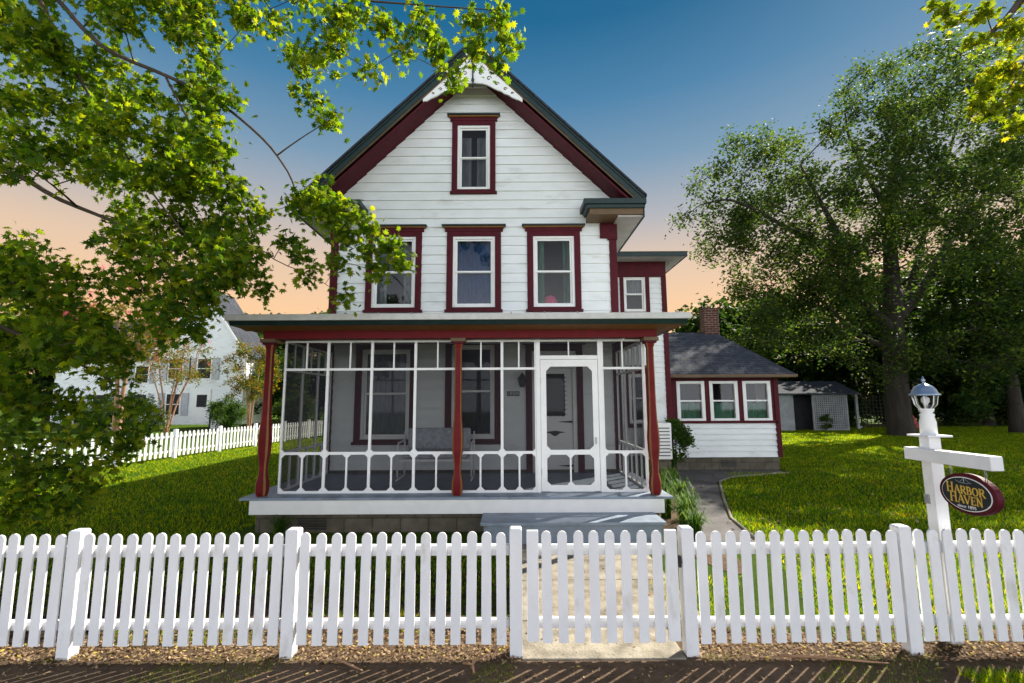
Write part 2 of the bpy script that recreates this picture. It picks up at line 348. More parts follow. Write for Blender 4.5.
# ---------------------------------------------------------------- world, sun, camera
SUN_AZ, SUN_EL = 50, 42            # azimuth measured from +Y towards +X
w = bpy.data.worlds.new('World'); scene.world = w; w.use_nodes = True
nt = w.node_tree; nt.nodes.clear()
wo = N(nt, 'ShaderNodeOutputWorld'); bg = N(nt, 'ShaderNodeBackground'); L(nt, bg.outputs[0], wo.inputs[0])
tc = N(nt, 'ShaderNodeTexCoord'); sx = N(nt, 'ShaderNodeSeparateXYZ'); L(nt, tc.outputs['Generated'], sx.inputs[0])
SKY = [(0,(.93,.56,.28)),(.17,(.91,.57,.31)),(.27,(.72,.53,.38)),(.36,(.42,.42,.44)),(.46,(.18,.30,.42)),(.56,(.06,.20,.36)),(.66,(.006,.12,.26)),(1,(.003,.065,.18))]
rs = ramp(nt, [(p, sc(c, .52)) for p, c in SKY]); L(nt, sx.outputs[2], rs.inputs[0])
# unseen bright sky band behind the camera, added to fill the shaded house front
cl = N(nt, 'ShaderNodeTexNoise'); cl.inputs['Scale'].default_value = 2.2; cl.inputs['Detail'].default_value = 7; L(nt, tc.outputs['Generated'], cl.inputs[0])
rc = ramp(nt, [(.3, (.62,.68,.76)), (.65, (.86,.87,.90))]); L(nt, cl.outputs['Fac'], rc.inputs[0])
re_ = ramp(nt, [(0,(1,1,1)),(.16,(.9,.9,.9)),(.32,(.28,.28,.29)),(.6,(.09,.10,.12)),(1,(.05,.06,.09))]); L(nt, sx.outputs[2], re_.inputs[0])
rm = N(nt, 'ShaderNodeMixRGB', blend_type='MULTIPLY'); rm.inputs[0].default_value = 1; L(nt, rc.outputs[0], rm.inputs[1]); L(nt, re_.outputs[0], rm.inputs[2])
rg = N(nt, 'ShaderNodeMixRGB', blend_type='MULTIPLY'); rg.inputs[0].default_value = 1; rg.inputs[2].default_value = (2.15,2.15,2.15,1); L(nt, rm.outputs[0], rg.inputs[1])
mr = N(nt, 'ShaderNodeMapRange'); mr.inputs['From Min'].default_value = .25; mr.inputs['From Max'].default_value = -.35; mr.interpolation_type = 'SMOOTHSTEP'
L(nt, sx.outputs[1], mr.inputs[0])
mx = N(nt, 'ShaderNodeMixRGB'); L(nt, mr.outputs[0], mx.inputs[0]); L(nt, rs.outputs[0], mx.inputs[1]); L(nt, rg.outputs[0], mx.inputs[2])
ns = N(nt, 'ShaderNodeTexSky', sky_type='NISHITA'); ns.sun_disc = False; ns.sun_elevation = R(SUN_EL); ns.sun_rotation = R(SUN_AZ)
nm = N(nt, 'ShaderNodeMixRGB', blend_type='MULTIPLY'); nm.inputs[0].default_value = 1; nm.inputs[2].default_value = (.06,.06,.06,1); L(nt, ns.outputs[0], nm.inputs[1])
fx = N(nt, 'ShaderNodeMixRGB'); fx.inputs[0].default_value = .04; L(nt, mx.outputs[0], fx.inputs[1]); L(nt, nm.outputs[0], fx.inputs[2])
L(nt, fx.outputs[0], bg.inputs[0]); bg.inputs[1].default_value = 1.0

sl = bpy.data.lights.new('sun', 'SUN'); sl.energy = 5.0; sl.angle = R(.6); sl.color = (1, .93, .80)
so = bpy.data.objects.new('sun', sl); COL.objects.link(so)
sd = Vector((math.sin(R(SUN_AZ))*math.cos(R(SUN_EL)), math.cos(R(SUN_AZ))*math.cos(R(SUN_EL)), math.sin(R(SUN_EL))))
so.rotation_euler = sd.to_track_quat('Z', 'Y').to_euler(); so.location = (20, 20, 30)

cam = bpy.data.cameras.new('camera'); co = bpy.data.objects.new('camera', cam); COL.objects.link(co); scene.camera = co
cam.sensor_width = 36; cam.lens = 470/1024*36; cam.clip_start = .05; cam.clip_end = 1500
co.matrix_world = Matrix.Translation((0,0,1.85)) @ Matrix.Rotation(R(90+7.15), 4, 'X') @ Matrix.Rotation(-.005, 4, 'Z')
scene.view_settings.view_transform = 'Standard'; scene.view_settings.look = 'None'; scene.view_settings.exposure = 1.12; scene.view_settings.gamma = 1

# ---------------------------------------------------------------- ground
def strip(name, pts, z, m, jag=0):
    mb = MB(); mb.poly([(x, y, z) for x, y in pts]); o = mb.build(name, m); tag(o, kind='structure'); return o
strip('lawn', [(-350,-60),(350,-60),(350,500),(-350,500)], 0, M['lawn'])
def wavy(x0, x1, yf, yb, n=90, a=.12, b=.12, bx=None):
    f = [(x0+(x1-x0)*i/n, yf) for i in range(n+1)]
    bk = [(x0+(x1-x0)*i/n, yb + (bx(x0+(x1-x0)*i/n) if bx else 0) + b*math.sin(i*1.3)*.5 + random.uniform(-b,b)*.6) for i in range(n+1)]
    return f + bk[::-1]
strip('dirt_verge', wavy(-14, 14, -3, 4.05, bx=lambda x: .75/(1+math.exp((x+.6)*3)) ), .004, M['dirt'])
# front walk: slabs with joints
mb = MB()
for y0, y1 in ((3.62,4.2),(4.21,5.1),(5.11,5.7),(5.71,6.32)): mb.box(.06, 1.24 if y0 < 4 else 1.62, y0, y1, -.02, .016)
tag(mb.build('front_walk', M['concrete'], bevel=.006), kind='structure')
# side path
mb = MB()
mb.prism([(2.35,6.4,0),(3.15,6.4,0),(3.35,7.6,0),(3.9,9.1,0),(4.6,10.9,0),(5.2,11.6,0),(6.9,12.2,0),(6.9,12.68,0),(4.3,12.68,0),(3.7,11.4,0),(3.1,9.3,0),(2.6,7.6,0)], (0,0,.014))
tag(mb.build('side_path', M['path']), kind='structure')
mb = MB(); mb.tube([(3.2,6.4,.01),(3.40,7.6,.012),(3.95,9.1,.01),(4.66,10.9,.012),(5.25,11.55,.01),(6.95,12.15,.012)], .028, 6)
tag(mb.build('path_edging', M['concrete'], smooth=True), kind='structure')
strip('flower_bed', [(2.26,5.4),(2.5,5.2),(2.75,6.3),(2.95,8.0),(3.35,9.6),(4.05,11.6),(4.3,12.6),(2.1,12.1),(2.1,6.0)], .006, M['dirt'])

# ---------------------------------------------------------------- the house
CX, YW, S = -.75, 9.1, .98           # ridge x, front wall y, roof slope
house = empty('house', (CX, YW, 0), 'white clapboard two-storey house with maroon trim, steep front gable and a screened porch', 'house')
def P(name, mb, mats, bevel=0, parent=None, smooth=False): return mb.build(name, mats, parent or house, smooth, bevel)

def boards(mb, mapf, z0, z1, lo, hi, opens, e=.19, th=.028):
    """clapboards along local s; lo/hi give the extent at height z; opens = [(s0,s1,z0,z1)]"""
    z = z0
    cuts = sorted({a for o in opens for a in (o[2], o[3])})
    while z < z1-1e-4:
        zt = min(z+e, z1)
        lev = [z] + [c for c in cuts if z+1e-3 < c < zt-1e-3] + [zt]
        for a, b in zip(lev[:-1], lev[1:]):
            fa, fb = th*(1-(a-z)/e), th*(1-(b-z)/e)
            seg = [(None, None)]; mid = (a+b)/2
            os_ = sorted([(o[0], o[1]) for o in opens if o[2] < mid < o[3]])
            pts = [lo] + [x for o in os_ for x in o] + [hi]
            for k in range(0, len(pts), 2):
                l = pts[k] if callable(pts[k]) else (lambda zz, v=pts[k]: v); h = pts[k+1] if callable(pts[k+1]) else (lambda zz, v=pts[k+1]: v)
                if h(b) - l(b) < .01 and h(a)-l(a) < .01: continue
                mb.poly([mapf(l(a), a, fa), mapf(h(a), a, fa), mapf(max(h(b), l(b)+.001), b, fb), mapf(l(b), b, fb)])
                if a == z: mb.poly([mapf(l(a), a, -.002), mapf(h(a), a, -.002), mapf(h(a), a, fa), mapf(l(a), a, fa)])
        z = zt

def window(x0, x1, z0, z1, y, parent, hood=True, cas=.12, fr=.085, curtain=None, cm='lace', sill=True, deep=.09, csplit=None):
    """facing -Y; x0..x1,z0..z1 = outside of the casing"""
    mb = MB(); a, b = y-.048, y+.01
    mb.box(x0, x0+cas, a, b, z0, z1); mb.box(x1-cas, x1, a, b, z0, z1)
    mb.box(x0+cas, x1-cas, a+.002, b, z1-cas*.8, z1); 
    mb.box(x0-.03, x1+.03, y-.075, b, z0-.05, z0); mb.box(x0+cas, x1-cas, a+.002, b, z0, z0+.05)
    wn = mb.build('window', M['maroon'], parent, bevel=.004)
    if hood:
        h = MB(); h.box(x0-.04, x1+.04, y-.055, b, z1, z1+.07, 2); h.box(x0-.10, x1+.10, y-.12, b, z1+.10, z1+.13, 1); h.box(x0-.07, x1+.07, y-.09, b, z1+.07, z1+.10, 0)
        h.build('window_hood', [M['gold'], M['green'], M['maroon']], wn, bevel=.004)
    X0, X1, Z0, Z1 = x0+cas, x1-cas, z0+.05, z1-cas*.8
    f = MB(); c, d = y-.02, y+deep
    f.box(X0, X0+fr*.6, c, d, Z0, Z1); f.box(X1-fr*.6, X1, c, d, Z0, Z1); f.box(X0+fr*.6, X1-fr*.6, c, d, Z1-fr*.6, Z1); f.box(X0+fr*.6, X1-fr*.6, c-.015, d, Z0, Z0+fr*.6)
    f.build('frame', M['trimwhite'], wn, bevel=.004)
    X0 += fr*.6; X1 -= fr*.6; Z0 += fr*.6; Z1 -= fr*.6; zm = (Z0+Z1)/2; t = fr*.42
    s = MB()
    for q0, q1, yy in ((zm-.012, Z1, y+.012), (Z0, zm+.018, y+.038)):
        s.box(X0, X0+t, yy, yy+.024, q0, q1); s.box(X1-t, X1, yy, yy+.024, q0, q1); s.box(X0+t, X1-t, yy, yy+.024, q1-t, q1); s.box(X0+t, X1-t, yy, yy+.024, q0, q0+t)
    s.build('sash', M['trimwhite'], wn, bevel=.003)
    g = MB(); g.poly([(X0+t,y+.024,zm),(X1-t,y+.024,zm),(X1-t,y+.024,Z1-t),(X0+t,y+.024,Z1-t)]); g.poly([(X0+t,y+.05,Z0+t),(X1-t,y+.05,Z0+t),(X1-t,y+.05,zm),(X0+t,y+.05,zm)])
    g.build('pane', M['glass'], wn)
    r = MB(); yb = y+1.1; x_, X_, z_, Z_ = X0-.03, X1+.03, Z0-.03, Z1+.03; y_ = d+.002
    r.poly([(x_-.4,yb,z_-.3),(X_+.4,yb,z_-.3),(X_+.4,yb,Z_+.3),(x_-.4,yb,Z_+.3)])
    r.poly([(x_,y_,z_),(x_-.4,yb,z_-.3),(x_-.4,yb,Z_+.3),(x_,y_,Z_)]); r.poly([(X_,y_,z_),(X_+.4,yb,z_-.3),(X_+.4,yb,Z_+.3),(X_,y_,Z_)])
    r.poly([(x_,y_,z_),(X_,y_,z_),(X_+.4,yb,z_-.3),(x_-.4,yb,z_-.3)]); r.poly([(x_,y_,Z_),(X_,y_,Z_),(X_+.4,yb,Z_+.3),(x_-.4,yb,Z_+.3)])
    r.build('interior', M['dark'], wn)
    if curtain:
        for (u0, u1, v0, v1) in curtain:
            k = MB(); n = 26; a0, a1 = X0+(X1-X0)*u0, X0+(X1-X0)*u1; b0, b1 = Z0+(Z1-Z0)*v0, Z0+(Z1-Z0)*v1
            xs = [(a0+(a1-a0)*i/n, y+deep+.06+.018*math.sin(i*1.9)+.008*math.sin(i*4.1)) for i in range(n+1)]
            for (p, q), (p2, q2) in zip(xs[:-1], xs[1:]): k.poly([(p,q,b0),(p2,q2,b0),(p2,q2,b1),(p,q,b1)])
            k.build('curtain', M[cm], wn, smooth=True)
    return wn
fm = lambda s, z, o: (s, YW-o, z)
XL, XR = -3.55, 2.05
wing_y = 12.2
# openings (inside the casings) of the front wall
OP = [(-2.94,-1.93,1.16,2.86),(-1.2,-.3,1.16,2.94),(.36,1.26,.5,2.86),(-2.8,-1.88,3.7,5.13),(-1.2,-.3,3.7,5.13),(.40,1.28,3.7,5.13),(-1.1,-.42,6.14,7.5)]
rl = lambda z: max(XL, CX-(8.6-z)/S); rh = lambda z: min(XR, CX+(8.6-z)/S)
mb = MB(); boards(mb, fm, .56, 8.59, rl, rh, OP)
# side and back walls of the main block
boards(mb, lambda s, z, o: (XR+o, s, z), .56, 5.9, lambda z: YW, lambda z: 20.5, [])
boards(mb, lambda s, z, o: (XL-o, s, z), .56, 5.9, lambda z: YW, lambda z: 20.5, [])
boards(mb, lambda s, z, o: (s, 20.5+o, z), .56, 8.59, rl, rh, [])
P('wall', mb, M['white'])
mb = MB(); mb.box(XL-.02, XR+.02, YW-.01, 20.52, -.1, .55); P('foundation', mb, M['foundation'])
# windows
window(-3.02,-1.85,1.08,2.94, YW, house, cm='lace', curtain=[(0,1,.0,1)] )
window(-1.29,-.22,1.08,3.02, YW, house, cm='bluecurtain', curtain=[(0,.2,0,1),(.8,1,0,1)])
window(-2.89,-1.79,3.62,5.21, YW, house, cm='lace', curtain=[(.0,.28,0,1),(.72,1,0,1)])
window(-1.29,-.21,3.62,5.21, YW, house, cm='bluecurtain', curtain=[(0,.98,0,1)])
window(.31,1.37,3.62,5.21, YW, house, cm='greencurtain', curtain=[(0,.25,.0,1),(.78,1,.0,1)])
window(-1.21,-.32,6.05,7.58, YW, house, cm='lace', curtain=[(0,.4,.0,.9),(.6,1,.0,.9)], cas=.11)
# front door
mb = MB()
mb.box(.26,.38,YW-.045,YW+.01,.5,2.92); mb.box(1.24,1.36,YW-.045,YW+.01,.5,2.92); mb.box(.38,1.24,YW-.043,YW+.01,2.80,2.92)
mb.box(.20,1.42,YW-.08,YW+.01,2.92,3.02)
dr = P('front_door', mb, M['maroon'], .004)
mb = MB(); mb.box(.38,.46,YW-.02,YW+.08,.5,2.8); mb.box(1.16,1.24,YW-.02,YW+.08,.5,2.8); mb.box(.46,1.16,YW-.02,YW+.08,2.72,2.8); mb.box(.46,1.16,YW-.02,YW+.08,2.47,2.53); mb.box(.80,.83,YW-.01,YW+.07,2.53,2.72)
mb.build('door_frame', M['trimwhite'], dr, bevel=.003)
mb = MB(); x0,x1,z0,z1 = .465,1.155,.53,2.465; gx0,gx1,gz0,gz1=.56,1.06,1.50,2.36
mb.box(x0,gx0,YW+.02,YW+.06,z0,z1); mb.box(gx1,x1,YW+.02,YW+.06,z0,z1); mb.box(gx0,gx1,YW+.02,YW+.06,gz1,z1); mb.box(gx0,gx1,YW+.02,YW+.06,z0,gz0)
mb.box(gx0+.02,gx1-.02,YW+.008,YW+.019,.70,1.02); mb.box(gx0+.02,gx1-.02,YW+.008,YW+.019,1.08,1.42)
mb.build('door_leaf', M['trimwhite'], dr, bevel=.004)
mb = MB(); mb.poly([(gx0,YW+.04,gz0),(gx1,YW+.04,gz0),(gx1,YW+.04,gz1),(gx0,YW+.04,gz1)]); mb.poly([(.46,YW+.03,2.53),(1.16,YW+.03,2.53),(1.16,YW+.03,2.72),(.46,YW+.03,2.72)])
mb.build('pane', M['glass'], dr)
mb = MB()   # scalloped lace edging round the glass
for i in range(10):
    z = gz0+.04+i*.088
    for xx in (gx0+.02, gx1-.02): mb.prism([(xx+.032*math.cos(t*math.pi/4), YW+.016, z+.045*math.sin(t*math.pi/4)) for t in range(8)], (0,.006,0))
for i in range(6):
    x = gx0+.05+i*.08; mb.prism([(x+.045*math.cos(t*math.pi/4), YW+.013, gz0+.02+.035*math.sin(t*math.pi/4)) for t in range(8)], (0,.006,0))
mb.build('glass_edging', M['trimwhite'], dr)
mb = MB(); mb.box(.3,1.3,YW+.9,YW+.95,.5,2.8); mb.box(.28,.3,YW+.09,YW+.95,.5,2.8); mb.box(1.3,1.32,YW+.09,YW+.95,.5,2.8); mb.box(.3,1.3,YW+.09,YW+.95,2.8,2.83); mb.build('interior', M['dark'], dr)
for z in (1.44, .62):
    mb = MB(); mb.prism([(1.15,YW+.005,z+.022),(1.15,YW+.005,z-.022),(.92,YW+.005,z-.006),(.86,YW+.005,z),(.92,YW+.005,z+.006)], (0,.006,0)); mb.build('strap_hinge', M['black'], dr)
mb = MB(); mb.prism([(.60,YW,1.245),(.72,YW,1.225),(.76,YW,1.19),(.81,YW,1.17),(.86,YW,1.19),(.90,YW,1.225),(1.02,YW,1.245),(.90,YW,1.262),(.81,YW,1.275),(.72,YW,1.262)], (0,.008,0)); mb.build('eagle_ornament', M['black'], dr)
mb = MB(); mb.lathe(.53, YW-.02, [(.008,1.28),(.02,1.29),(.02,1.32),(.008,1.33)], 10); mb.build('door_knob', M['greymetal'], dr)
# corner boards, frieze blocks
for x0, x1 in ((XL-.03, XL+.10),(XR-.10, XR+.03)):
    mb = MB(); mb.box(x0-.015*(x0<0), x1+.015*(x1>0), YW-.05, YW+.10, .56, 5.02); mb.box(x0-.03, x1+.03, YW-.07, YW+.12, 5.02, 5.06); P('corner_board', mb, M['maroon'], .004)
for a, b in ((XL-.06, XL+.28),(XR-.28, XR+.06)):
    mb = MB(); mb.box(a, b, YW-.07, YW+.13, 5.06, 5.36); P('frieze_block', mb, M['maroon'], .004)
# main roof
Y0, Y1, HW = 8.55, 21.0, 3.30
zt = lambda x, d=0: 9.0 - S*abs(x-CX) - d
mb = MB()
for sg in (-1, 1):
    xe = CX+sg*(HW+.03)
    mb.prism([(CX, Y0-.03, zt(CX)), (xe, Y0-.03, zt(xe)), (xe, Y0-.03, zt(xe,.05)), (CX, Y0-.03, zt(CX,.05))], (0, Y1-Y0+.06, 0))
rf = P('roof', mb, M['shinglebrown'])
for sg in (-1, 1):
    mb = MB(); xe = CX+sg*HW; n = CX+sg*.0005
    mb.prism([(n,Y0,zt(n,.052)),(xe,Y0,zt(xe,.052)),(xe,Y0,zt(xe,.11)),(n,Y0,zt(n,.11))], (0,.05,0), 0)
    mb.prism([(n,Y0+.02,zt(n,.11)),(xe,Y0+.02,zt(xe,.11)),(xe,Y0+.02,zt(xe,.24)),(n,Y0+.02,zt(n,.24))], (0,.03,0), 0)
    mb.prism([(n,Y0+.035,zt(n,.24)),(xe,Y0+.035,zt(xe,.24)),(xe,Y0+.035,zt(xe,.28)),(n,Y0+.035,zt(n,.28))], (0,.03,0), 1)
    mb.build('rake_board', [M['green'], M['olive']], rf)
    mb = MB(); mb.prism([(n,Y0+.065,zt(n,.34)),(xe-sg*.01,Y0+.065,zt(xe-sg*.01,.34)),(xe-sg*.01,Y0+.065,zt(xe-sg*.01,.39)),(n,Y0+.065,zt(n,.39))], (0,.48,0)); mb.build('rake_soffit', M['maroon'], rf)
    # maroon cove strip between soffit and siding
    # level eave box running back along the side wall
    a, b = sorted((XR if sg > 0 else XL, xe)); mb = MB(); mb.box(a, b, Y0+.1, Y1, 5.34, 5.37, 0); mb.box(*sorted((xe, xe-sg*.03)), Y0+.06, Y1, 5.32, zt(xe,.06), 1); mb.build('eave_soffit', [M['soffit'], M['green']], rf)
    # cornice return
    mb = MB(); xi = XR-.67 if sg > 0 else XL+.67
    o1, o2 = sorted((xi, xe+sg*.02)); mb.box(o1, o2, Y0-.02, YW-.02, 5.56, 5.66, 0); q = MB()
    i1, i2 = sorted((xi+sg*.05, xe)); mb.prism([(i1,Y0+.02,5.56),(i2,Y0+.02,5.56),(i2,Y0+.02,5.49),(i1+.03*(sg>0),Y0+.02,5.49)], (0,.5,0), 0)
    mb.prism([(o1,Y0-.02,5.66),(o2,Y0-.02,5.66),(o2,Y0+.35,5.80),(o1+(.1 if sg>0 else 0),Y0+.35,5.80)], (0,.01,0.005), 0)
    s1, s2 = sorted((xi+sg*.12, xe-sg*.02)); mb.box(s1, s2, Y0+.06, YW-.02, 5.375, 5.49, 1)
    mb.build('cornice_return', [M['green'], M['olive']], rf, bevel=.004)
# carved white bargeboard in the peak
mb = MB(); hw = .98; n = 28; bot = []
for i in range(n+1):
    x = -hw+2*hw*i/n; u = abs(x)/hw; z = float(np.interp(abs(x), [0,.2,.35,.55,.75,.98], [8.10,8.08,8.03,7.93,7.82,7.70])) - (.022*abs(math.sin(i*1.3)) if u > .3 else 0); bot.append((CX+x, z))
for (xa, za), (xb, zb) in zip(bot[:-1], bot[1:]):
    ta, tb = zt(xa,.265), zt(xb,.265); mb.prism([(xa,8.595,min(za,ta-.01)),(xb,8.595,min(zb,tb-.01)),(xb,8.595,tb),(xa,8.595,ta)], (0,.035,0))
P('bargeboard', mb, M['trimwhite'])
bb_ = [o for o in house.children if o.name == 'bargeboard'][0]
for sg in (-1, 1):
    for cx_, cz_, r_ in ((.16,8.30,.05),(.32,8.19,.05),(.48,8.07,.04),(.64,7.96,.035),(.78,7.87,.025)):
        mb = MB(); mb.tube([(CX+sg*(cx_+r_*math.cos(t)*(1-t/9)), 8.592, cz_+r_*math.sin(t)*(1-t/9)) for t in [k*.5 for k in range(12)]], .009, 4); mb.build('scroll', M['olive'], bb_)
mb = MB(); mb.lathe(CX, 8.575, [(.012,7.98),(.012,8.10),(.03,8.12),(.03,8.16),(.014,8.19),(.014,8.46),(.035,8.59),(.04,8.53),(.02,8.58),(.012,8.62)], 8); P('king_post', mb, M['green'], smooth=True)

# ---- side wing (two storeys, to the right and behind)
WX = 4.05
WO = [(2.96,3.54,4.15,5.09),(2.98,3.46,1.28,2.5)]
mb = MB(); boards(mb, lambda s, z, o: (s, wing_y-o, z), .45, 5.49, lambda z: XR, lambda z: WX, WO, .14)
boards(mb, lambda s, z, o: (WX+o, s, z), .45, 5.49, lambda z: wing_y, lambda z: 16.5, [], .14)
boards(mb, lambda s, z, o: (s, 16.5+o, z), .45, 5.49, lambda z: XR, lambda z: WX, [], .14)
P('wing_wall', mb, M['white'])
mb = MB(); mb.box(XR, WX+.02, wing_y-.01, 16.5, -.1, .44); P('foundation', mb, M['foundation'])
mb = MB(); mb.box(WX-.09, WX+.04, wing_y-.045, wing_y+.1, .45, 5.08); P('corner_board', mb, M['maroon'], .004)
mb = MB(); mb.box(XR+.04, WX+.035, wing_y-.055, wing_y+.02, 5.08, 5.50); P('frieze', mb, M['maroon'], .004)
window(2.86,3.64,4.10,5.18, wing_y, house, hood=False, cas=.10, cm='lace', curtain=[(0,1,.5,1)])
window(2.9,3.55,1.2,2.6, wing_y, house, cas=.10)
mb = MB(); a, b, c, d = XR, WX+.42, wing_y-.55, 17.0
mb.box(a, b, c, d, 5.50, 5.53, 0); mb.box(a, b+.02, c-.02, c+.01, 5.49, 5.60, 1); mb.box(b-.01, b+.02, c+.01, d, 5.49, 5.60, 1)
P('eave_soffit', mb, [M['soffit'], M['green']])
mb = MB(); mb.poly([(a,c-.04,5.61),(b+.04,c-.04,5.61),(WX-.9,wing_y+1.6,5.98),(a,wing_y+1.6,5.98)]); mb.poly([(b+.04,c-.04,5.61),(b+.04,d,5.61),(WX-.9,d-2,5.98),(WX-.9,wing_y+1.6,5.98)]); mb.poly([(a,wing_y+1.6,5.98),(WX-.9,wing_y+1.6,5.98),(WX-.9,d-2,5.98),(a,d-2,5.98)]); mb.poly([(a,c-.04,5.602),(b+.04,c-.04,5.602),(b+.04,d,5.602),(a,d,5.602)])
P('wing_roof', mb, M['flash'])

# ---- one-storey sun room on the far right
KY = 12.7; K0, K1 = WX, 7.02
KW = [(4.42,5.13),(5.30,6.02),(6.19,6.90)]
mb = MB(); boards(mb, lambda s, z, o: (s, KY-o, z), .34, 1.22, lambda z: K0, lambda z: K1, [], .15, .042)
boards(mb, lambda s, z, o: (K1+o, s, z), .34, 2.44, lambda z: KY, lambda z: 18.3, [], .15)
P('sunroom_wall', mb, M['white'])
mb = MB(); mb.box(K0, K1+.02, KY, 18.3, -.1, .33); fo = P('foundation', mb, M['foundation'])
mb = MB()
for i in range(5): mb.box(5.5, 5.9, KY-.02, KY-.004, .10+i*.035, .12+i*.035)
mb.build('vent', M['black'], fo)
mb = MB(); mb.box(K0, K1+.03, KY-.06, KY+.03, 1.22, 1.29); mb.box(K0, K1, KY-.035, KY+.03, 2.34, 2.46)
xs = [K0] + [v for wv in KW for v in wv] + [K1]
for i in range(0, len(xs), 2): mb.box(xs[i], xs[i+1], KY-.035, KY+.03, 1.29, 2.34)
P('window_wall', mb, M['maroon'], .004)
mb = MB(); mb.box(K1-.02, K1+.10, KY-.06, KY+.12, .33, 2.46); P('corner_board', mb, M['maroon'], .004)
def sash_window(x0, x1, z0, z1, y):
    f = MB(); f.box(x0-.02,x0+.07,y-.05,y+.06,z0,z1); f.box(x1-.07,x1+.02,y-.05,y+.06,z0,z1); f.box(x0+.07,x1-.07,y-.05,y+.06,z1-.07,z1); f.box(x0+.07,x1-.07,y-.065,y+.06,z0,z0+.06)
    wn = P('window', f, M['trimwhite'], .004); zm = (z0+z1)/2
    s = MB(); s.box(x0+.07,x1-.07,y-.01,y+.02,zm-.02,zm+.02); s.build('sash', M['trimwhite'], wn)
    g = MB(); g.poly([(x0+.07,y+.01,z0+.06),(x1-.07,y+.01,z0+.06),(x1-.07,y+.01,z1-.07),(x0+.07,y+.01,z1-.07)]); g.build('pane', M['glass'], wn)
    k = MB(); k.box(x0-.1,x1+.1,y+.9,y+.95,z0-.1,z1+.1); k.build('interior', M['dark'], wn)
    k = MB(); n = 16; xx = [(x0+.07+(x1-x0-.14)*i/n, y+.10+.012*math.sin(i*2.1)) for i in range(n+1)]
    for (p,q),(p2,q2) in zip(xx[:-1], xx[1:]): k.poly([(p,q,z0+.06),(p2,q2,z0+.06),(p2,q2,zm-.05+.02*math.sin(p*20)),(p,q,zm-.05+.02*math.sin(p*20))])
    k.build('curtain', M['greencurtain'], wn, smooth=True)
for a, b in KW: sash_window(a, b, 1.29, 2.34, KY)
E0, E1, KE = KY-.42, 18.7, 7.42
mb = MB(); A=(K0,E0,2.50); B=(KE,E0,2.50); C_=(KE,E1,2.50); D=(K0,E1,2.50); R0=(K0,15.5,4.06); R1=(6.75,15.5,4.06)
for q in ([A,B,R1,R0],[B,C_,R1],[C_,D,R0,R1]): mb.poly(q)
mb.poly([tuple(v-(0,0,.03)[i] for i, v in enumerate(p)) for p in (A,B,C_,D)][::-1])
kr = P('sunroom_roof', mb, M['shingle'])
mb = MB(); mb.box(K0, KE, E0-.02, E0+.0, 2.43, 2.498, 0); mb.box(KE, KE+.02, E0-.02, E1, 2.43, 2.498, 0); mb.box(K0, KE-.001, E0+.001, KY-.04, 2.42, 2.44, 0); mb.build('fascia', [M['olive']], kr)
mb = MB(); mb.box(6.36,6.86,15.36,15.72,3.6,4.78); mb.box(6.34,6.88,15.34,15.74,4.78,4.87); mb.build('chimney', M['brick'], kr)

# ---- porch
PF = .50
mb = MB(); mb.box(-3.86, 2.26, 6.84, YW-.03, PF-.035, PF, 0); P('porch_floor', mb, M['bluegrey'], .006)
mb = MB(); mb.box(-3.72, 2.14, 6.86, 6.90, .27, PF-.036); mb.box(-3.72,-3.68,6.90,YW-.02,.27,PF-.036); mb.box(2.10,2.14,6.90,YW-.02,.27,PF-.036); P('porch_skirt_board', mb, M['trimwhite'], .003)
mb = MB(); mb.box(-3.66, 2.08, 6.95, YW-.05, -.1, .27); pf = P('foundation', mb, M['foundation'])
mb = MB()
for i in range(5): mb.box(-3.05,-2.65,6.93,6.945,.05+i*.035,.07+i*.035)
mb.build('vent', M['black'], pf)
st = MB(); st.box(-.42, 1.98, 6.30, 6.85, .245, .285, 0); st.box(-.38, 1.94, 6.34, 6.84, -.02, .244, 1)
P('porch_step', st, [M['bluegrey'], M['bluegrey']], .005)
# turned posts (square section, chamfered, ochre on the chamfers)
def porch_post(x, y):
    prof = [(.50,.055),(.52,.07),(.56,.086),(.64,.092),(.70,.084),(.80,.052),(.92,.050),(1.0,.058),(1.12,.082),(1.30,.090),(1.42,.080),(1.58,.058),(1.80,.052),(2.62,.048),(2.66,.060),(2.69,.070)]
    mb = MB(); n0 = 0; rings = []
    for z, h in prof:
        h = h if h < .06 else .058+(h-.058)*.62
        c = h*.32; pts = [(-h,-h+c),(-h+c,-h),(h-c,-h),(h,-h+c),(h,h-c),(h-c,h),(-h+c,h),(-h,h-c)]
        rings.append(len(mb.v)); mb.v += [(x+a, y+b, z) for a, b in pts]
    for i in range(len(rings)-1):
        for k in range(8):
            k2 = (k+1) % 8; mb.f.append((rings[i]+k, rings[i]+k2, rings[i+1]+k2, rings[i+1]+k)); mb.mi.append(1 if k in (0,2,4,6) else 0)
    mb.f.append(tuple(rings[0]+k for k in range(8))); mb.mi.append(0)
    p = P('porch_post', mb, [M['red'], M['gold']])
    mb = MB(); mb.box(x-.085,x+.085,y-.085,y+.085,2.69,2.72,0); mb.box(x-.11,x+.11,y-.11,y+.11,2.72,2.775,1); mb.build('capital', [M['maroon'], M['olive']], p, bevel=.004)
for x in (-3.62, -.80, 2.06): porch_post(x, 7.0)
# beam
mb = MB(); mb.box(-3.70, 2.16, 6.93, 7.09, 2.777, 2.90); mb.box(-3.70,-3.54,7.09,YW-.04,2.777,2.93); mb.box(2.0,2.16,7.09,YW-.04,2.777,2.93); P('porch_beam', mb, M['red'], .004)
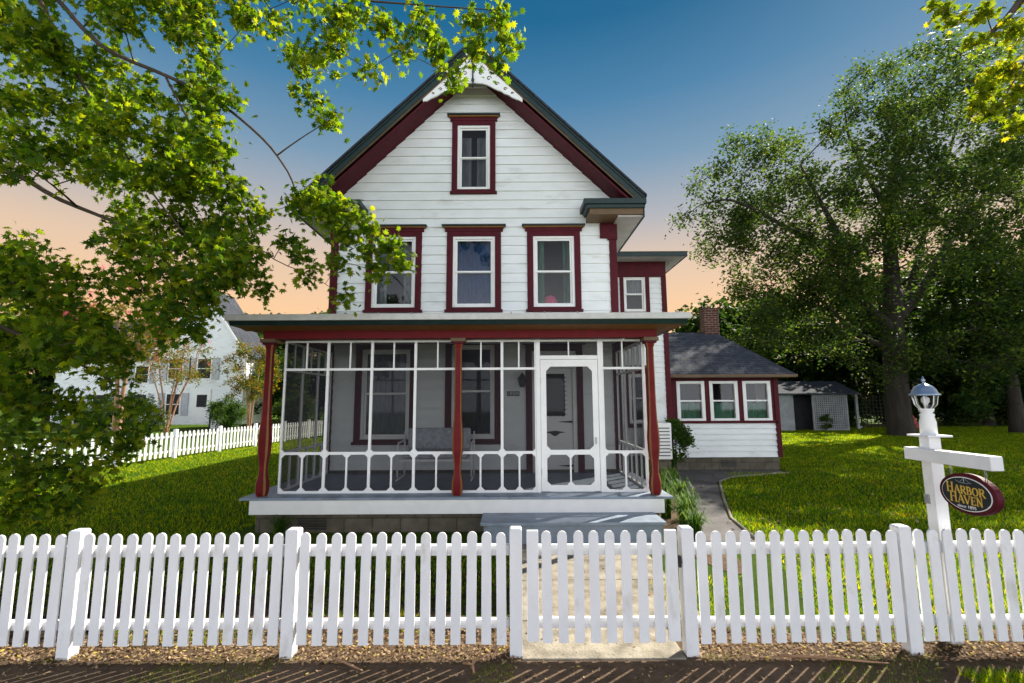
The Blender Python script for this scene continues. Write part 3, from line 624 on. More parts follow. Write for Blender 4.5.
# roof
ex0, ex1, ey = -4.02, 2.50, 6.55
mb = MB(); a=(ex0,ey,3.06); b=(ex1,ey,3.06); c=(ex1,YW-.02,3.06); d=(ex0,YW-.02,3.06); e=(XL-.02,YW-.03,3.50); f=(XR+.02,YW-.03,3.50)
mb.poly([a,b,f,e]); mb.poly([b,c,f]); mb.poly([a,e,d]); mb.poly([a,d,c,b]); pr = P('porch_roof', mb, M['flash'])
mb = MB(); mb.box(ex0-.03,ex1+.03,ey-.03,ey+.0,2.985,3.075); mb.box(ex1,ex1+.03,ey,YW,2.985,3.075); mb.box(ex0-.03,ex0,ey,YW,2.985,3.075); mb.build('gutter', M['flash'], pr, bevel=.008)
for i in range(14):
    mb = MB(); x = ex0+.25+i*.47; mb.tube([(x,ey-.032,3.076),(x+.0,ey+.02,3.095),(x,ey+.06,3.085)], .010, 5)
    mb.build('gutter_clip', M['greymetal'], pr)
mb = MB(); mb.prism([(ex0+.01,ey+.005,2.984),(ex0+.01,ey+.04,2.984),(ex0+.01,ey+.08,2.925),(ex0+.01,ey+.05,2.925)], (ex1-ex0-.02,0,0)); mb.box(ex1-.06,ex1-.01,ey+.081,YW,2.925,2.984); mb.box(ex0+.01,ex0+.06,ey+.081,YW,2.925,2.984); mb.build('crown_moulding', M['green'], pr)
mb = MB(); mb.prism([(ex0+.06,ey+.081,2.93),(ex0+.06,ey+.081,2.96),(ex0+.06,6.925,2.93),(ex0+.06,6.925,2.89)], (ex1-ex0-.12,0,0)); mb.box(2.162,ex1-.062,6.93,YW,2.93,2.96); mb.box(ex0+.062,-3.702,6.93,YW,2.93,2.96); mb.build('soffit', M['gold'], pr)
mb = MB(); mb.box(-3.53,1.99,7.092,YW-.05,2.94,2.96); P('porch_ceiling', mb, M['soffit'])

# screens: white frame bays
def gus(mb, pt, u, v, s=.055, t=.02):
    """corner gusset: triangle at pt in plane (u,v), thickness along the other axis"""
    p = Vector(pt); nrm = Vector(u).cross(Vector(v)).normalized()*t
    mb.prism([p-nrm/2, p+Vector(u)*s-nrm/2, p+Vector(v)*s-nrm/2], nrm)
def bay(name, s0, s1, mapf, top=True, door=False, nlow=2, ntop=2, low_z=(.53,1.075), tz=2.33):
    """one screened bay between uprights s0,s1 in a vertical plane; mapf(s,z,o)->xyz; o = offset outwards"""
    W = .02; mb = MB()
    def bar(a, b, c, d, t=.018): mb.prism([mapf(a,c,t),mapf(b,c,t),mapf(b,d,t),mapf(a,d,t)], Vector(mapf(a,c,-t))-Vector(mapf(a,c,t)))
    bar(s0, s0+W, PF+.001, 2.775); bar(s1-W, s1, PF+.001, 2.775)
    bar(s0+W, s1-W, PF+.001, .535); bar(s0+W, s1-W, 1.06, 1.10); bar(s0+W, s1-W, 2.315, 2.35); bar(s0+W, s1-W, 2.745, 2.775)
    for i in range(1, nlow):
        s = s0+(s1-s0)*i/nlow; bar(s-.013, s+.013, .535, 1.06, .014)
    for i in range(1, ntop):
        s = s0+(s1-s0)*i/ntop; bar(s-.011, s+.011, 2.35, 2.745, .014)
    u = Vector(mapf(1,0,0))-Vector(mapf(0,0,0)); v = Vector((0,0,1))
    for i in range(nlow):
        a = s0+(s1-s0)*i/nlow + (W if i == 0 else .013); b = s0+(s1-s0)*(i+1)/nlow - (W if i == nlow-1 else .013)
        for s, k in ((a,1),(b,-1)):
            gus(mb, mapf(s,.535,0), u*k, v, .05, .024); gus(mb, mapf(s,1.06,0), u*k, -v, .05, .024)
    for s, k in ((s0+W,1),(s1-W,-1)): gus(mb, mapf(s,1.10,0), u*k, v, .035, .024)
    o = P('screen_panel', mb, M['trimwhite'])
    g = MB(); g.poly([mapf(s0+.01,PF+.02,-.005),mapf(s1-.01,PF+.02,-.005),mapf(s1-.01,2.76,-.005),mapf(s0+.01,2.76,-.005)]); g.build('mesh_screen', M['screen'], o)
YS = 7.18; fmap = lambda s, z, o: (s, YS-o, z)
ups = [-3.47,-2.81,-2.14,-1.475,-.80,-.155,.36]
for a, b in zip(ups[:-1], ups[1:]): bay('front', a, b, fmap)
bay('front', 1.37, 2.0, fmap)
sl_, sr_ = (lambda s, z, o: (-3.49-o, s, z)), (lambda s, z, o: (2.02+o, s, z))
for m_ in (sl_, sr_):
    for a, b in ((7.22,7.84),(7.84,8.46),(8.46,9.05)): bay('side', a, b, m_)
# screen door with its jambs
mb = MB(); mb.box(.361,.425,YS-.03,YS+.03,PF+.001,2.775); mb.box(1.305,1.369,YS-.03,YS+.03,PF+.001,2.775); mb.box(.425,1.305,YS-.028,YS+.03,2.47,2.53); mb.box(.425,1.305,YS-.02,YS+.02,2.745,2.775); mb.box(.855,.875,YS-.015,YS+.015,2.53,2.745)
sdj = P('screen_door_frame', mb, M['trimwhite'], .003)
mb = MB(); mb.poly([(.425,YS+.004,2.53),(1.305,YS+.004,2.53),(1.305,YS+.004,2.745),(.425,YS+.004,2.745)]); mb.build('mesh_screen', M['screen'], sdj)
mb = MB(); x0, x1, w_ = .43, 1.30, .085; a, b = YS-.022, YS+.012
mb.box(x0,x0+w_,a,b,.515,2.465); mb.box(x1-w_,x1,a,b,.515,2.465); mb.box(x0+w_,x1-w_,a,b,2.36,2.465); mb.box(x0+w_,x1-w_,a,b,1.045,1.115); mb.box(x0+w_,x1-w_,a,b,.515,.60); mb.box(.853,.877,a+.005,b,.60,1.045)
U = Vector((1,0,0)); V = Vector((0,0,1)); yc = (a+b)/2
for s, k in ((x0+w_,1),(x1-w_,-1)):
    gus(mb,(s,yc,2.36),U*k,-V,.07,.026); gus(mb,(s,yc,1.115),U*k,V,.06,.026); gus(mb,(s,yc,1.045),U*k,-V,.06,.026); gus(mb,(s,yc,.60),U*k,V,.06,.026)
for k in (1,-1): gus(mb,(.865+.012*k,yc,1.045),U*k,-V,.05,.026); gus(mb,(.865+.012*k,yc,.60),U*k,V,.05,.026)
sdr = P('screen_door', mb, M['trimwhite'])
mb = MB(); mb.poly([(x0+.04,yc+.004,.55),(x1-.04,yc+.004,.55),(x1-.04,yc+.004,2.42),(x0+.04,yc+.004,2.42)]); mb.build('mesh_screen', M['screen'], sdr)
mb = MB(); mb.box(1.24,1.258,a-.03,a,1.20,1.30); mb.build('door_handle', M['greymetal'], sdr)
for z in (.75, 2.1):
    mb = MB(); mb.box(.422,.436,a-.008,a,z,z+.09); mb.build('hinge', M['greymetal'], sdr)
# small round alarm bell on the right post
# house number plate and wall lantern
mb = MB(); mb.box(-.17,.21,YW-.032,YW-.022,1.90,2.06,0); mb.box(-.10,.14,YW-.040,YW-.032,1.935,2.025,1); nb_ = P('number_plate', mb, [M['white'], M['signblack']])
text_part('house_number', '10204', .085, M['trimwhite'], nb_, Matrix.Translation((.02,YW-.042,1.98)) @ Matrix.Rotation(R(90),4,'X'), .001)
mb = MB(); mb.lathe(.19, YW-.12, [(.03,2.10),(.05,2.12),(.075,2.24),(.095,2.25),(.07,2.29),(.03,2.34),(.008,2.38)], 6); mb.tube([(.19,YW-.02,2.2),(.19,YW-.07,2.2)], .02, 6); P('wall_lantern', mb, M['black'])

# ---------------------------------------------------------------- things on and about the house
gl = empty('porch_glider', (-1.32, 8.55, PF), 'white metal glider bench with grey cushioned back, in the screened porch under the windows', 'bench')
mb = MB(); mb.box(-1.9,-.76,8.68,8.76,.98,1.36); mb.build('backrest', M['cushion'], gl, bevel=.03)
mb = MB(); mb.box(-1.9,-.76,8.25,8.70,.86,.97); mb.build('seat', M['cushion'], gl, bevel=.03)
for x in (-1.96, -.70):
    mb = MB(); mb.tube([(x,8.72,1.3),(x,8.70,1.14),(x,8.25,1.13),(x,8.19,1.09),(x,8.2,.56)], .017, 6); mb.build('armrest', M['trimwhite'], gl, smooth=True)
    mb = MB(); mb.tube([(x,8.72,1.14),(x,8.74,.54)], .017, 6); mb.tube([(x,8.12,.52),(x,8.80,.52)], .017, 6); mb.build('leg', M['trimwhite'], gl, smooth=True)
mb = MB(); mb.box(-1.96,-.70,8.2,8.23,.82,.86); mb.box(-1.96,-.70,8.70,8.73,.82,.86); mb.build('rail', M['trimwhite'], gl)

pl = empty('table_lamp', (.78, YW+.30, 3.62), 'lamp with a bright pink ribbed shade behind the right upper window', 'lamp')
mb = MB(); mb.lathe(.78, YW+.30, [(.02,3.97),(.10,3.94),(.155,3.85),(.16,3.76),(.12,3.70)], 16); mb.build('lamp_shade', M['pink'], pl, smooth=True)
mb = MB(); mb.lathe(.78, YW+.30, [(.06,3.55),(.05,3.58),(.02,3.60),(.02,3.70)], 12); mb.build('lamp_base', M['trimwhite'], pl, smooth=True)

ac = empty('air_conditioner', (3.55, 11.5, .0), 'white louvred air conditioner cabinet beside the wing, behind the right porch post', 'air conditioner')
mb = MB(); mb.box(3.22,3.78,11.35,11.85,.45,1.30); mb.build('cabinet', M['trimwhite'], ac, bevel=.015)
mb = MB()
for i in range(9): mb.box(3.27,3.73,11.335,11.349,.53+i*.08,.55+i*.08)
mb.build('grille', M['black'], ac)
mb = MB(); mb.box(3.25,3.75,11.38,11.85,0,.45); mb.build('stand', M['foundation'], ac)
# ---------------------------------------------------------------- front picket fence
FY = 3.70
def picket_mesh(h=.782, w=.072, t=.015):
    pts = [(-w/2,0,0),(w/2,0,0),(w/2,0,h-w*.52)]
    for i in range(1, 6): a = math.pi*i/6; pts.append((w/2*math.cos(a), 0, h-w*.52+w*.52*math.sin(a)))
    pts.append((-w/2,0,h-w*.52))
    mb = MB(); mb.prism([(x, y-t/2, z) for x, y, z in pts], (0,t,0)); return mb
pk0 = None
def place_mesh(name, me, parent, off, rz=0, mod=None):
    o = link_mesh(name, me, parent); o.location = off; o.rotation_euler[2] = rz; return o
_pm = picket_mesh().build('picket', M['fence']); PICKET = _pm.data; bpy.data.objects.remove(_pm)
def fence_line(name, label, p0, p1, posts, pickets, parent=None, z0=.094, zp=.945, back=1, rails=((.19,.25),(.74,.82)), me=None, post_h=None, group=None, wpost=.05):
    """p0,p1: ends on the ground; posts / pickets: positions (metres) along it"""
    p0, p1 = Vector(p0), Vector(p1); d = (p1-p0).normalized(); rz = math.atan2(d.y, d.x); nrm = Vector((-d.y, d.x, 0))*back
    f = parent or empty(name, p0, label, 'fence', group)
    base = Vector(f.location)
    L_ = (p1-p0).length
    for s in pickets:
        c = p0+d*s-nrm*.028+Vector((0,0,z0+random.uniform(-.004,.004))); o = place_mesh('picket', me or PICKET, f, c-base, rz+random.uniform(-.01,.01)); o.rotation_euler[1] = random.uniform(-.006,.006)
    edges = [0]+list(posts)+[L_] if posts else [0, L_]
    return f, base, d, nrm, rz
def rail(f, p0, d, nrm, s0, s1, za, zb, dist=0):
    a = p0+d*s0; b = p0+d*s1; n = nrm*.019; mb = MB()
    mb.prism([a-n*.8+Vector((0,0,za)), b-n*.8+Vector((0,0,za)), b-n*.8+Vector((0,0,zb)), a-n*.8+Vector((0,0,zb))], n*2.6); return mb.build('rail', M['fence'], f, bevel=.004)
def post(f, x, y, h, w=.046, rz=0, cap=True):
    c = Matrix.Rotation(rz, 3, 'Z'); mb = MB(); q = [Vector((x,y,-.05))+c@Vector(v) for v in ((-w,-w,0),(w,-w,0),(w,w,0),(-w,w,0))]
    mb.prism(q, (0,0,h-.012+.05)); 
    k = w*.8; n = len(mb.v); mb.v += [tuple(v+Vector((0,0,h+.038))) for v in q] + [tuple(Vector((x,y,h+.05))+c@Vector(v)) for v in ((-k,-k,0),(k,-k,0),(k,k,0),(-k,k,0))]
    mb.v = mb.v[:n] + [tuple(Vector(v)) for v in [Vector((x,y,h-.012))+c@Vector(u) for u in ((-w,-w,0),(w,-w,0),(w,w,0),(-w,w,0))]] + [tuple(Vector((x,y,h))+c@Vector(v)) for v in ((-k,-k,0),(k,-k,0),(k,k,0),(-k,k,0))]
    for i in range(4): j = (i+1)%4; mb.f.append((n+i,n+j,n+4+j,n+4+i)); mb.mi.append(0)
    mb.f.append((n+4,n+5,n+6,n+7)); mb.mi.append(0)
    return mb.build('post', M['fence'], f, bevel=.003)
def front_fence(label, x0, x1, posts, y0=FY, y1=FY, pitch=.111):
    f = empty('picket_fence', (x0, y0, 0), label, 'fence', 'front picket fence sections'); p0 = Vector((x0,y0,0)); p1 = Vector((x1,y1,0)); d = (p1-p0).normalized(); nrm = Vector((-d.y,d.x,0)); rz = math.atan2(d.y,d.x)
    yy = lambda x: y0+(y1-y0)*(x-x0)/(x1-x0)
    for x in posts: post(f, x, yy(x), .90, rz=rz)
    sp = [x0]+[p for p in posts if x0 < p < x1]+[x1]; sp = sorted(set(sp))
    for a, b in zip(sp[:-1], sp[1:]):
        a_, b_ = a+(.05 if a in posts else 0), b-(.05 if b in posts else 0); n = max(1, round((b_-a_)/pitch)); g = (b_-a_)/n
        for i in range(n):
            x = a_+g*(i+.5)
            o = place_mesh('picket', PICKET, f, Vector((x, yy(x)-.036, .094+random.uniform(-.005,.005)))-p0, rz+random.uniform(-.012,.012)); o.rotation_euler[1] = random.uniform(-.008,.008)
        for za, zb in ((.19,.25),(.70,.775)): rail(f, Vector((0,0,0))+p0-d*x0/1.0, d, nrm, a_, b_, za, zb)
    return f
front_fence('white picket fence run left of the gate, in front of the shaded left lawn', -6.45, .02, [-6.40,-4.85,-3.27,-1.65,.02])
front_fence('white picket fence run right of the gate, with the lamp post behind it', 1.30, 6.2, [1.30,2.93,4.53,6.15], FY, FY+.02)
gt = empty('picket_gate', (.11, FY, 0), 'white picket gate closed across the front walk', 'gate')
for x in (.145, 1.175):
    mb = MB(); mb.box(x-.043,x+.043,FY-.05,FY-.015,.11,.885); mb.build('stile', M['fence'], gt, bevel=.004)
n = 8
for i in range(n):
    x = .19+(1.13-.19)*(i+.5)/n; o = place_mesh('picket', PICKET, gt, Vector((x, FY-.036, .10))-Vector(gt.location)); o.rotation_euler[1] = random.uniform(-.008,.008)
for za, zb in ((.19,.26),(.70,.775)):
    mb = MB(); mb.box(.105,1.215,FY-.014,FY+.02,za,zb); mb.build('rail', M['fence'], gt, bevel=.004)
mb = MB(); mb.box(1.225,1.243,FY-.05,FY-.02,.62,.70); mb.box(1.22,1.247,FY-.053,FY-.045,.655,.665); mb.build('latch', M['black'], gt)

# ---- lamp post with cross arm, hanging sign
PX, PY = 3.363, 3.86
lp = empty('lamp_post', (PX, PY, 0), 'white square wooden post with a cross arm and a glass lantern on top', 'lamp post')
mb = MB(); mb.box(PX-.048,PX+.048,PY-.048,PY+.048,-.05,1.545); mb.build('post', M['fence'], lp, bevel=.006)
mb = MB(); mb.box(PX-.138,PX-.05,3.25,3.96,1.36,1.457); mb.build('cross_arm', M['fence'], lp, bevel=.005)
mb = MB(); mb.box(PX-.10,PX+.10,PY-.10,PY+.10,1.545,1.560); mb.lathe(PX,PY,[(.08,1.560),(.062,1.572),(.045,1.58)],4); mb.build('post_cap', M['fence'], lp, bevel=.003)
mb = MB(); mb.lathe(PX,PY,[(.055,1.561),(.055,1.66),(.045,1.70),(.050,1.72),(.035,1.735),(.05,1.745),(.032,1.755)],16); ln = mb.build('lantern', M['trimwhite'], lp, smooth=True)
mb = MB(); r0_, r1_ = .042, .083
mb.lathe(PX,PY,[(r0_,1.765),(.069,1.80),(r1_,1.875)],8); g_ = mb.build('glass_globe', M['lampglass'], ln)
mb = MB()
for k in range(8):
    a = 2*math.pi*k/8; mb.tube([(PX+r0_*math.cos(a),PY+r0_*math.sin(a),1.765),(PX+.070*math.cos(a),PY+.070*math.sin(a),1.80),(PX+r1_*math.cos(a),PY+r1_*math.sin(a),1.875)], .004, 4)
mb.lathe(PX,PY,[(.05,1.752),(.05,1.768)],8); mb.build('cage', M['trimwhite'], ln)
mb = MB(); mb.lathe(PX,PY,[(.100,1.872),(.103,1.882),(.084,1.897),(.078,1.920),(.055,1.950),(.028,1.966),(.011,1.97),(.009,1.985),(.016,1.995),(.009,2.008),(.003,2.03)],16)
M['lampcap'] = mat_noise('pale_blue_metal_cap', (.25,.33,.44), .3, .1, 8, .05, 60, metal=.7); mb.build('cap', M['lampcap'], ln, smooth=True)
mb = MB(); mb.lathe(PX,PY,[(.014,1.765),(.014,1.80),(.028,1.825),(.028,1.85),(.01,1.87)],10); mb.build('bulb', M['trimwhite'], ln, smooth=True)
mb = MB(); mb.box(PX-.062,PX-.049,PY-.0,PY+.04,1.02,1.09); mb.build('switch_box', M['greymetal'], lp)
SXc, SYc, SZc = PX-.094, 3.47, 1.170
hs = empty('hanging_sign', (SXc, SYc, SZc+.2), 'oval black and maroon sign with gold lettering hanging under the white cross arm', 'sign')
def ell(a, b, x, n=40): return [(x, SYc+a*math.cos(2*math.pi*i/n), SZc+b*math.sin(2*math.pi*i/n)) for i in range(n)]
mb = MB(); mb.prism(ell(.215,.143,SXc-.028), (.056,0,0)); mb.build('board', M['maroon'], hs, bevel=.008)
def serif_text(word, h, width, mtx, parent):
    """small-caps roman lettering: thick and thin strokes with serifs; baseline at the local origin"""
    G = {'H': (.95, [(.2,0,.2,1,.17),(.75,0,.75,1,.17),(.2,.52,.75,.52,.07)], [(.2,0),(.2,1),(.75,0),(.75,1)]),
         'A': (.95, [(.1,0,.48,1,.08),(.86,0,.48,1,.17),(.25,.34,.72,.34,.07)], [(.1,0),(.86,0)]),
         'R': (.88, [(.2,0,.2,1,.17),(.2,.96,.5,.96,.07),(.2,.5,.5,.5,.07),(.5,.5,.68,.6,.12),(.68,.6,.68,.86,.15),(.68,.86,.5,.96,.12),(.42,.5,.82,0,.16)], [(.2,0),(.2,1),(.84,0)]),
         'B': (.82, [(.2,0,.2,1,.17),(.2,.96,.46,.96,.07),(.2,.53,.5,.53,.07),(.2,.04,.5,.04,.07),(.46,.96,.6,.86,.11),(.6,.86,.6,.63,.14),(.6,.63,.46,.53,.11),(.5,.53,.68,.42,.12),(.68,.42,.68,.16,.16),(.68,.16,.5,.04,.12)], [(.2,0),(.2,1)]),
         'O': (.95, [(.47+.36*math.cos(a*math.pi/8), .5+.47*math.sin(a*math.pi/8), .47+.36*math.cos((a+1)*math.pi/8), .5+.47*math.sin((a+1)*math.pi/8), .07+.09*abs(math.cos((a+.5)*math.pi/8))) for a in range(16)], []),
         'V': (.9, [(.08,1,.45,0,.17),(.82,1,.45,0,.08)], [(.08,1),(.82,1)]),
         'E': (.78, [(.2,0,.2,1,.17),(.2,.96,.66,.96,.07),(.2,.52,.56,.52,.07),(.2,.04,.68,.04,.07),(.66,.98,.66,.80,.06),(.68,.02,.68,.22,.06),(.56,.60,.56,.44,.05)], [(.2,0),(.2,1)]),
         'N': (.95, [(.18,0,.18,1,.08),(.76,0,.76,1,.08),(.18,1,.76,0,.17)], [(.18,0),(.14,1),(.76,1)])}
    tot = sum(G[c][0]*(1.25 if i == 0 else 1) for i, c in enumerate(word)); x = -width/2; u = width/tot
    mb = MB(); k = 0
    for i, c in enumerate(word):
        s_ = 1.25 if i == 0 else 1; adv, st_, se = G[c]; sx_, sy_ = u*s_, h*s_
        segs = list(st_) + [(px_-.13, py_+(.02 if py_ == 0 else -.02), px_+.13, py_+(.02 if py_ == 0 else -.02), .05) for px_, py_ in se]
        for (a0, b0, a1, b1, w_) in segs:
            p = Vector((x+a0*sx_, b0*sy_, 0)); q = Vector((x+a1*sx_, b1*sy_, 0)); d = (q-p).normalized(); n_ = Vector((-d.y, d.x, 0))*w_*u*.62; k += 1; e_ = d*.002
            z_ = Vector((0,0,.0003+(k % 7)*.00018))
            mb.prism([mtx@(p-n_-e_), mtx@(q-n_+e_), mtx@(q+n_+e_), mtx@(p+n_-e_)], (mtx.to_3x3()@z_)*1.0 + (mtx.to_3x3()@Vector((0,0,.001))))
        x += adv*u*s_
    return mb.build('lettering', M['signgold'], parent)
for sg in (-1, 1):
    mb = MB(); mb.prism(ell(.187,.118,SXc+sg*.0275), (sg*.004,0,0)); mb.build('gilt_line', M['trimwhite'], hs)
    mb = MB(); mb.prism(ell(.181,.112,SXc+sg*.0285), (sg*.006,0,0)); mb.build('face', M['signblack'], hs)
    Mx = Matrix(((0,0,sg,0),(sg,0,0,0),(0,1,0,0),(0,0,0,1))) 
    def at(dy, dz): return Matrix.Translation((SXc+sg*.0352, SYc+dy, SZc+dz)) @ Mx
    serif_text('HARBOR', .056, .29, at(0,-.001), hs)
    serif_text('HAVEN', .056, .25, at(0,-.066), hs)
    text_part('small_lettering', 'since 1895', .030, M['trimwhite'], hs, at(0,-.088), .001, 1.1)
    mb = MB(); x = SXc+sg*.036   # small boat emblem
    mb.tube([(x,SYc-.055,.083+SZc),(x,SYc-.02,.076+SZc),(x,SYc+.03,.076+SZc),(x,SYc+.065,.09+SZc)], .0025, 4); mb.tube([(x,SYc,.078+SZc),(x,SYc,.112+SZc)], .002, 4); mb.tube([(x,SYc+.03,.082+SZc),(x,SYc,.112+SZc),(x,SYc-.04,.084+SZc)], .002, 4); mb.build('emblem', M['greymetal'], hs)
for y in (SYc+.13, SYc-.13):
    mb = MB()
    for k in range(3):
        z = SZc+.115+.0+k*.030; c_ = [(SXc+(.008*math.cos(t) if k%2 else 0), y+(.008*math.cos(t) if k%2==0 else 0), z+.016*math.sin(t)) for t in [i*math.pi/4 for i in range(9)]]; mb.tube(c_, .0028, 5, cap=False)
    mb.build('chain', M['greymetal'], hs)

# ---------------------------------------------------------------- neighbour's fence on the left
def far_picket(): 
    mb = picket_mesh(.80, .085, .02).build('picket', M['fence']); me = mb.data; bpy.data.objects.remove(mb); return me
FP = far_picket()
A_, B_ = Vector((-12.3,8.0,0)), Vector((-10.0,26.0,0)); d_ = (B_-A_).normalized(); rz_ = math.atan2(d_.y,d_.x); L_ = (B_-A_).length
nf = empty('picket_fence', A_, 'long white picket fence along the left side of the lawn, behind the maple branches', 'fence')
npk = 98
for i in range(npk):
    s = L_*(i+.5)/npk; c = d_*s + Vector((d_.y,-d_.x,0))*.03; o = place_mesh('picket', FP, nf, c+Vector((0,0,.07)), rz_); o.rotation_euler[1] = random.uniform(-.01,.01)
for i in range(10):
    c = A_+d_*(L_*i/9); post(nf, c.x, c.y, .95, .055, rz_)
for za, zb in ((.2,.27),(.68,.75)): rail(nf, A_, d_, Vector((-d_.y,d_.x,0)), 0, L_, za, zb)

# ---------------------------------------------------------------- neighbour's house
nh = empty('house', (-21.5,33,0), 'white neighbouring house with a steep gable and grey shutters, beyond the left fence', 'house')
mb = MB(); yN = 33; cx, ez, az, hw_ = -21.9, 5.4, 9.9, 3.1; sN = (az-ez)/hw_
boards(mb, lambda s,z,o: (s,yN-o,z), .3, az-.05, lambda z: max(cx-hw_, cx-(az-z)/sN), lambda z: min(cx+hw_, cx+(az-z)/sN), [], .16)
boards(mb, lambda s,z,o: (cx+hw_+o,s,z), .3, ez, lambda z: yN, lambda z: yN+3, [], .16)
boards(mb, lambda s,z,o: (s,yN+2-o,z), .3, 5.0, lambda z: -34, lambda z: cx-hw_, [], .16)
mb.build('wall', M['white'], nh)
mb = MB()
for sg in (-1,1):
    xe = cx+sg*(hw_+.3); ze = az+.12-sN*(hw_+.3); mb.prism([(cx,yN-.3,az+.12),(xe,yN-.3,ze),(xe,yN-.3,ze-.14),(cx,yN-.3,az-.02)], (0,3.6,0))
mb.poly([(-34.3,yN+1.5,4.95),(cx-hw_,yN+1.5,4.95),(cx-hw_,yN+6,8.6),(-34.3,yN+6,8.6)]); mb.poly([(-34.3,yN+10.5,4.95),(cx-hw_,yN+10.5,4.95),(cx-hw_,yN+6,8.6),(-34.3,yN+6,8.6)])
nr = mb.build('roof', M['shingle'], nh)
mb = MB()
for sg in (-1,1):
    xe = cx+sg*(hw_+.32); ze = az+.1-sN*(hw_+.32); mb.prism([(cx,yN-.34,az+.1),(xe,yN-.34,ze),(xe,yN-.34,ze-.25),(cx,yN-.34,az-.15)], (0,.035,0))
mb.build('rake_board', M['trimwhite'], nr)
M['shutter'] = mat_noise('grey_shutter_paint', (.42,.43,.46), .6, .1, 5, .1, 40)
def nwin(x, z, w_, h, y):
    mb = MB(); mb.box(x-w_/2-.1,x+w_/2+.1,y-.07,y-.022,z-.1,z+h+.1); o = mb.build('window', M['trimwhite'], nh)
    mb = MB(); mb.box(x-w_/2,x+w_/2,y-.08,y-.071,z,z+h/2-.03); mb.box(x-w_/2,x+w_/2,y-.08,y-.071,z+h/2+.03,z+h); mb.build('pane', M['dark'], o)
    for sg in (-1,1):
        mb = MB(); c_ = x+sg*(w_/2+.38); mb.box(c_-.22,c_+.22,y-.075,y-.022,z-.08,z+h+.08)
        mb.build('shutter', M['shutter'], o)
nwin(-21.6,3.5,.9,1.35,yN); nwin(-23.6,3.5,.9,1.35,yN); nwin(-23.6,1.0,.9,1.4,yN); nwin(-27.5,1.0,.9,1.4,yN+2); nwin(-30.5,1.0,.9,1.4,yN+2); nwin(-27.5,3.3,.9,1.2,yN+2)
mb = MB(); mb.box(-22.2,-21.0,yN-.07,yN-.022,.4,2.75); o = mb.build('door', M['trimwhite'], nh); mb = MB(); mb.box(-21.95,-21.25,yN-.08,yN-.071,1.5,2.35); mb.build('pane', M['dark'], o)

for lab, x, y in (('grey framed utility cabinet beside the neighbour house wall', -20.0, 32.2), ('grey framed utility cabinet behind the multi-stemmed myrtle', -23.0, 27.5)):
    u = empty('utility_cabinet', (x,y,0), lab, 'cabinet', None)
    mb = MB(); mb.box(x-.42,x+.42,y,y+.6,.05,1.15); mb.build('body', M['trimwhite'] if x > -21 else M['white'], u, bevel=.01)
    mb = MB()
    for a,b,c,d in ((-.5,-.42,0,1.2),(.42,.5,0,1.2),(-.5,.5,1.2,1.28),(-.42,.42,0,.07)): mb.box(x+a,x+b,y-.05,y+.65,c,d)
    mb.build('frame', M['dark'], u)

# ---------------------------------------------------------------- back-garden things on the right
sh = empty('garden_shed', (17.8,29,0), 'low white garden shed with a lattice panel and dark open doorway', 'shed')
mb = MB(); mb.box(15.5,16.6,28,28.08,0,2.15); mb.box(15.5,15.58,28.08,31,0,2.15); mb.box(19.7,19.78,28.08,31,0,2.15); mb.box(15.58,19.7,30.95,31,0,2.15); mb.build('wall', M['shadedwhite'], sh)
mb = MB(); mb.prism([(15.1,27.5,2.15),(20.2,27.5,2.15),(20.2,27.5,2.23),(15.1,27.5,2.23)], (0,0,.001)); mb = MB()
mb.prism([(15.1,27.5,2.10),(15.1,27.5,2.18),(15.1,29.5,2.95),(15.1,31.4,2.18),(15.1,31.4,2.10)], (5.1,0,0)); mb.build('roof', M['shingle'], sh)
mb = MB(); mb.box(17.7,17.8,27.98,28.06,0,2.1); mb.box(19.68,19.78,27.98,28.06,0,2.1); mb.box(17.8,19.68,27.98,28.06,0,.12); mb.box(17.8,19.68,27.98,28.06,1.98,2.1)
for i in range(15): x = 17.88+i*.125; mb.box(x-.03,x+.03,28.0,28.02,.12,1.98)
for i in range(14): z = .22+i*.13; mb.box(17.8,19.68,28.021,28.04,z-.03,z+.03)
mb.build('lattice_panel', M['shadedwhite'], sh)
mb = MB(); mb.box(15.6,19.68,28.9,28.95,0,2.1); mb.build('back_wall', M['dark'], sh)
tr = empty('trellis', (21.9,29,0), 'white framed trellis standing left of the big tree trunk', 'trellis')
mb = MB(); mb.box(21.0,21.14,29,29.1,0,2.2); mb.box(21.14,21.28,29.02,29.08,.1,.2); mb.build('frame', M['shadedwhite'], tr)
mb = MB()
for i in range(8): x = 21.4+i*.22; mb.box(x-.02,x+.02,29.0,29.02,.1,2.1)
for i in range(9): z = .2+i*.22; mb.box(21.3,23.0,29.021,29.04,z-.02,z+.02)
mb.build('lattice', M['bark'], tr)
rc_ = empty('garden_chair', (20.9,24.2,0), 'faded red wooden garden chair leaning back beside the big tree trunk', 'chair', rz=R(25))
def lpart(name, boxes, m, parent, rot=None):
    mb = MB()
    for b in boxes: mb.box(*b)
    rl_ = root_loc(parent); mb.v = [(a+rl_.x, b_+rl_.y, c+rl_.z) for a,b_,c in mb.v]
    o = mb.build(name, m, parent); 
    if rot: o.rotation_euler = rot
    return o
lpart('seat', [(-.28,.28,-.3+i*.11,-.21+i*.11,.33,.35) for i in range(5)], M['redchair'], rc_)
lpart('backrest', [(-.28+i*.115,-.18+i*.115,.0,.02,0,.8) for i in range(5)], M['redchair'], rc_, (R(-24),0,0)).location = (0,.26,.3)
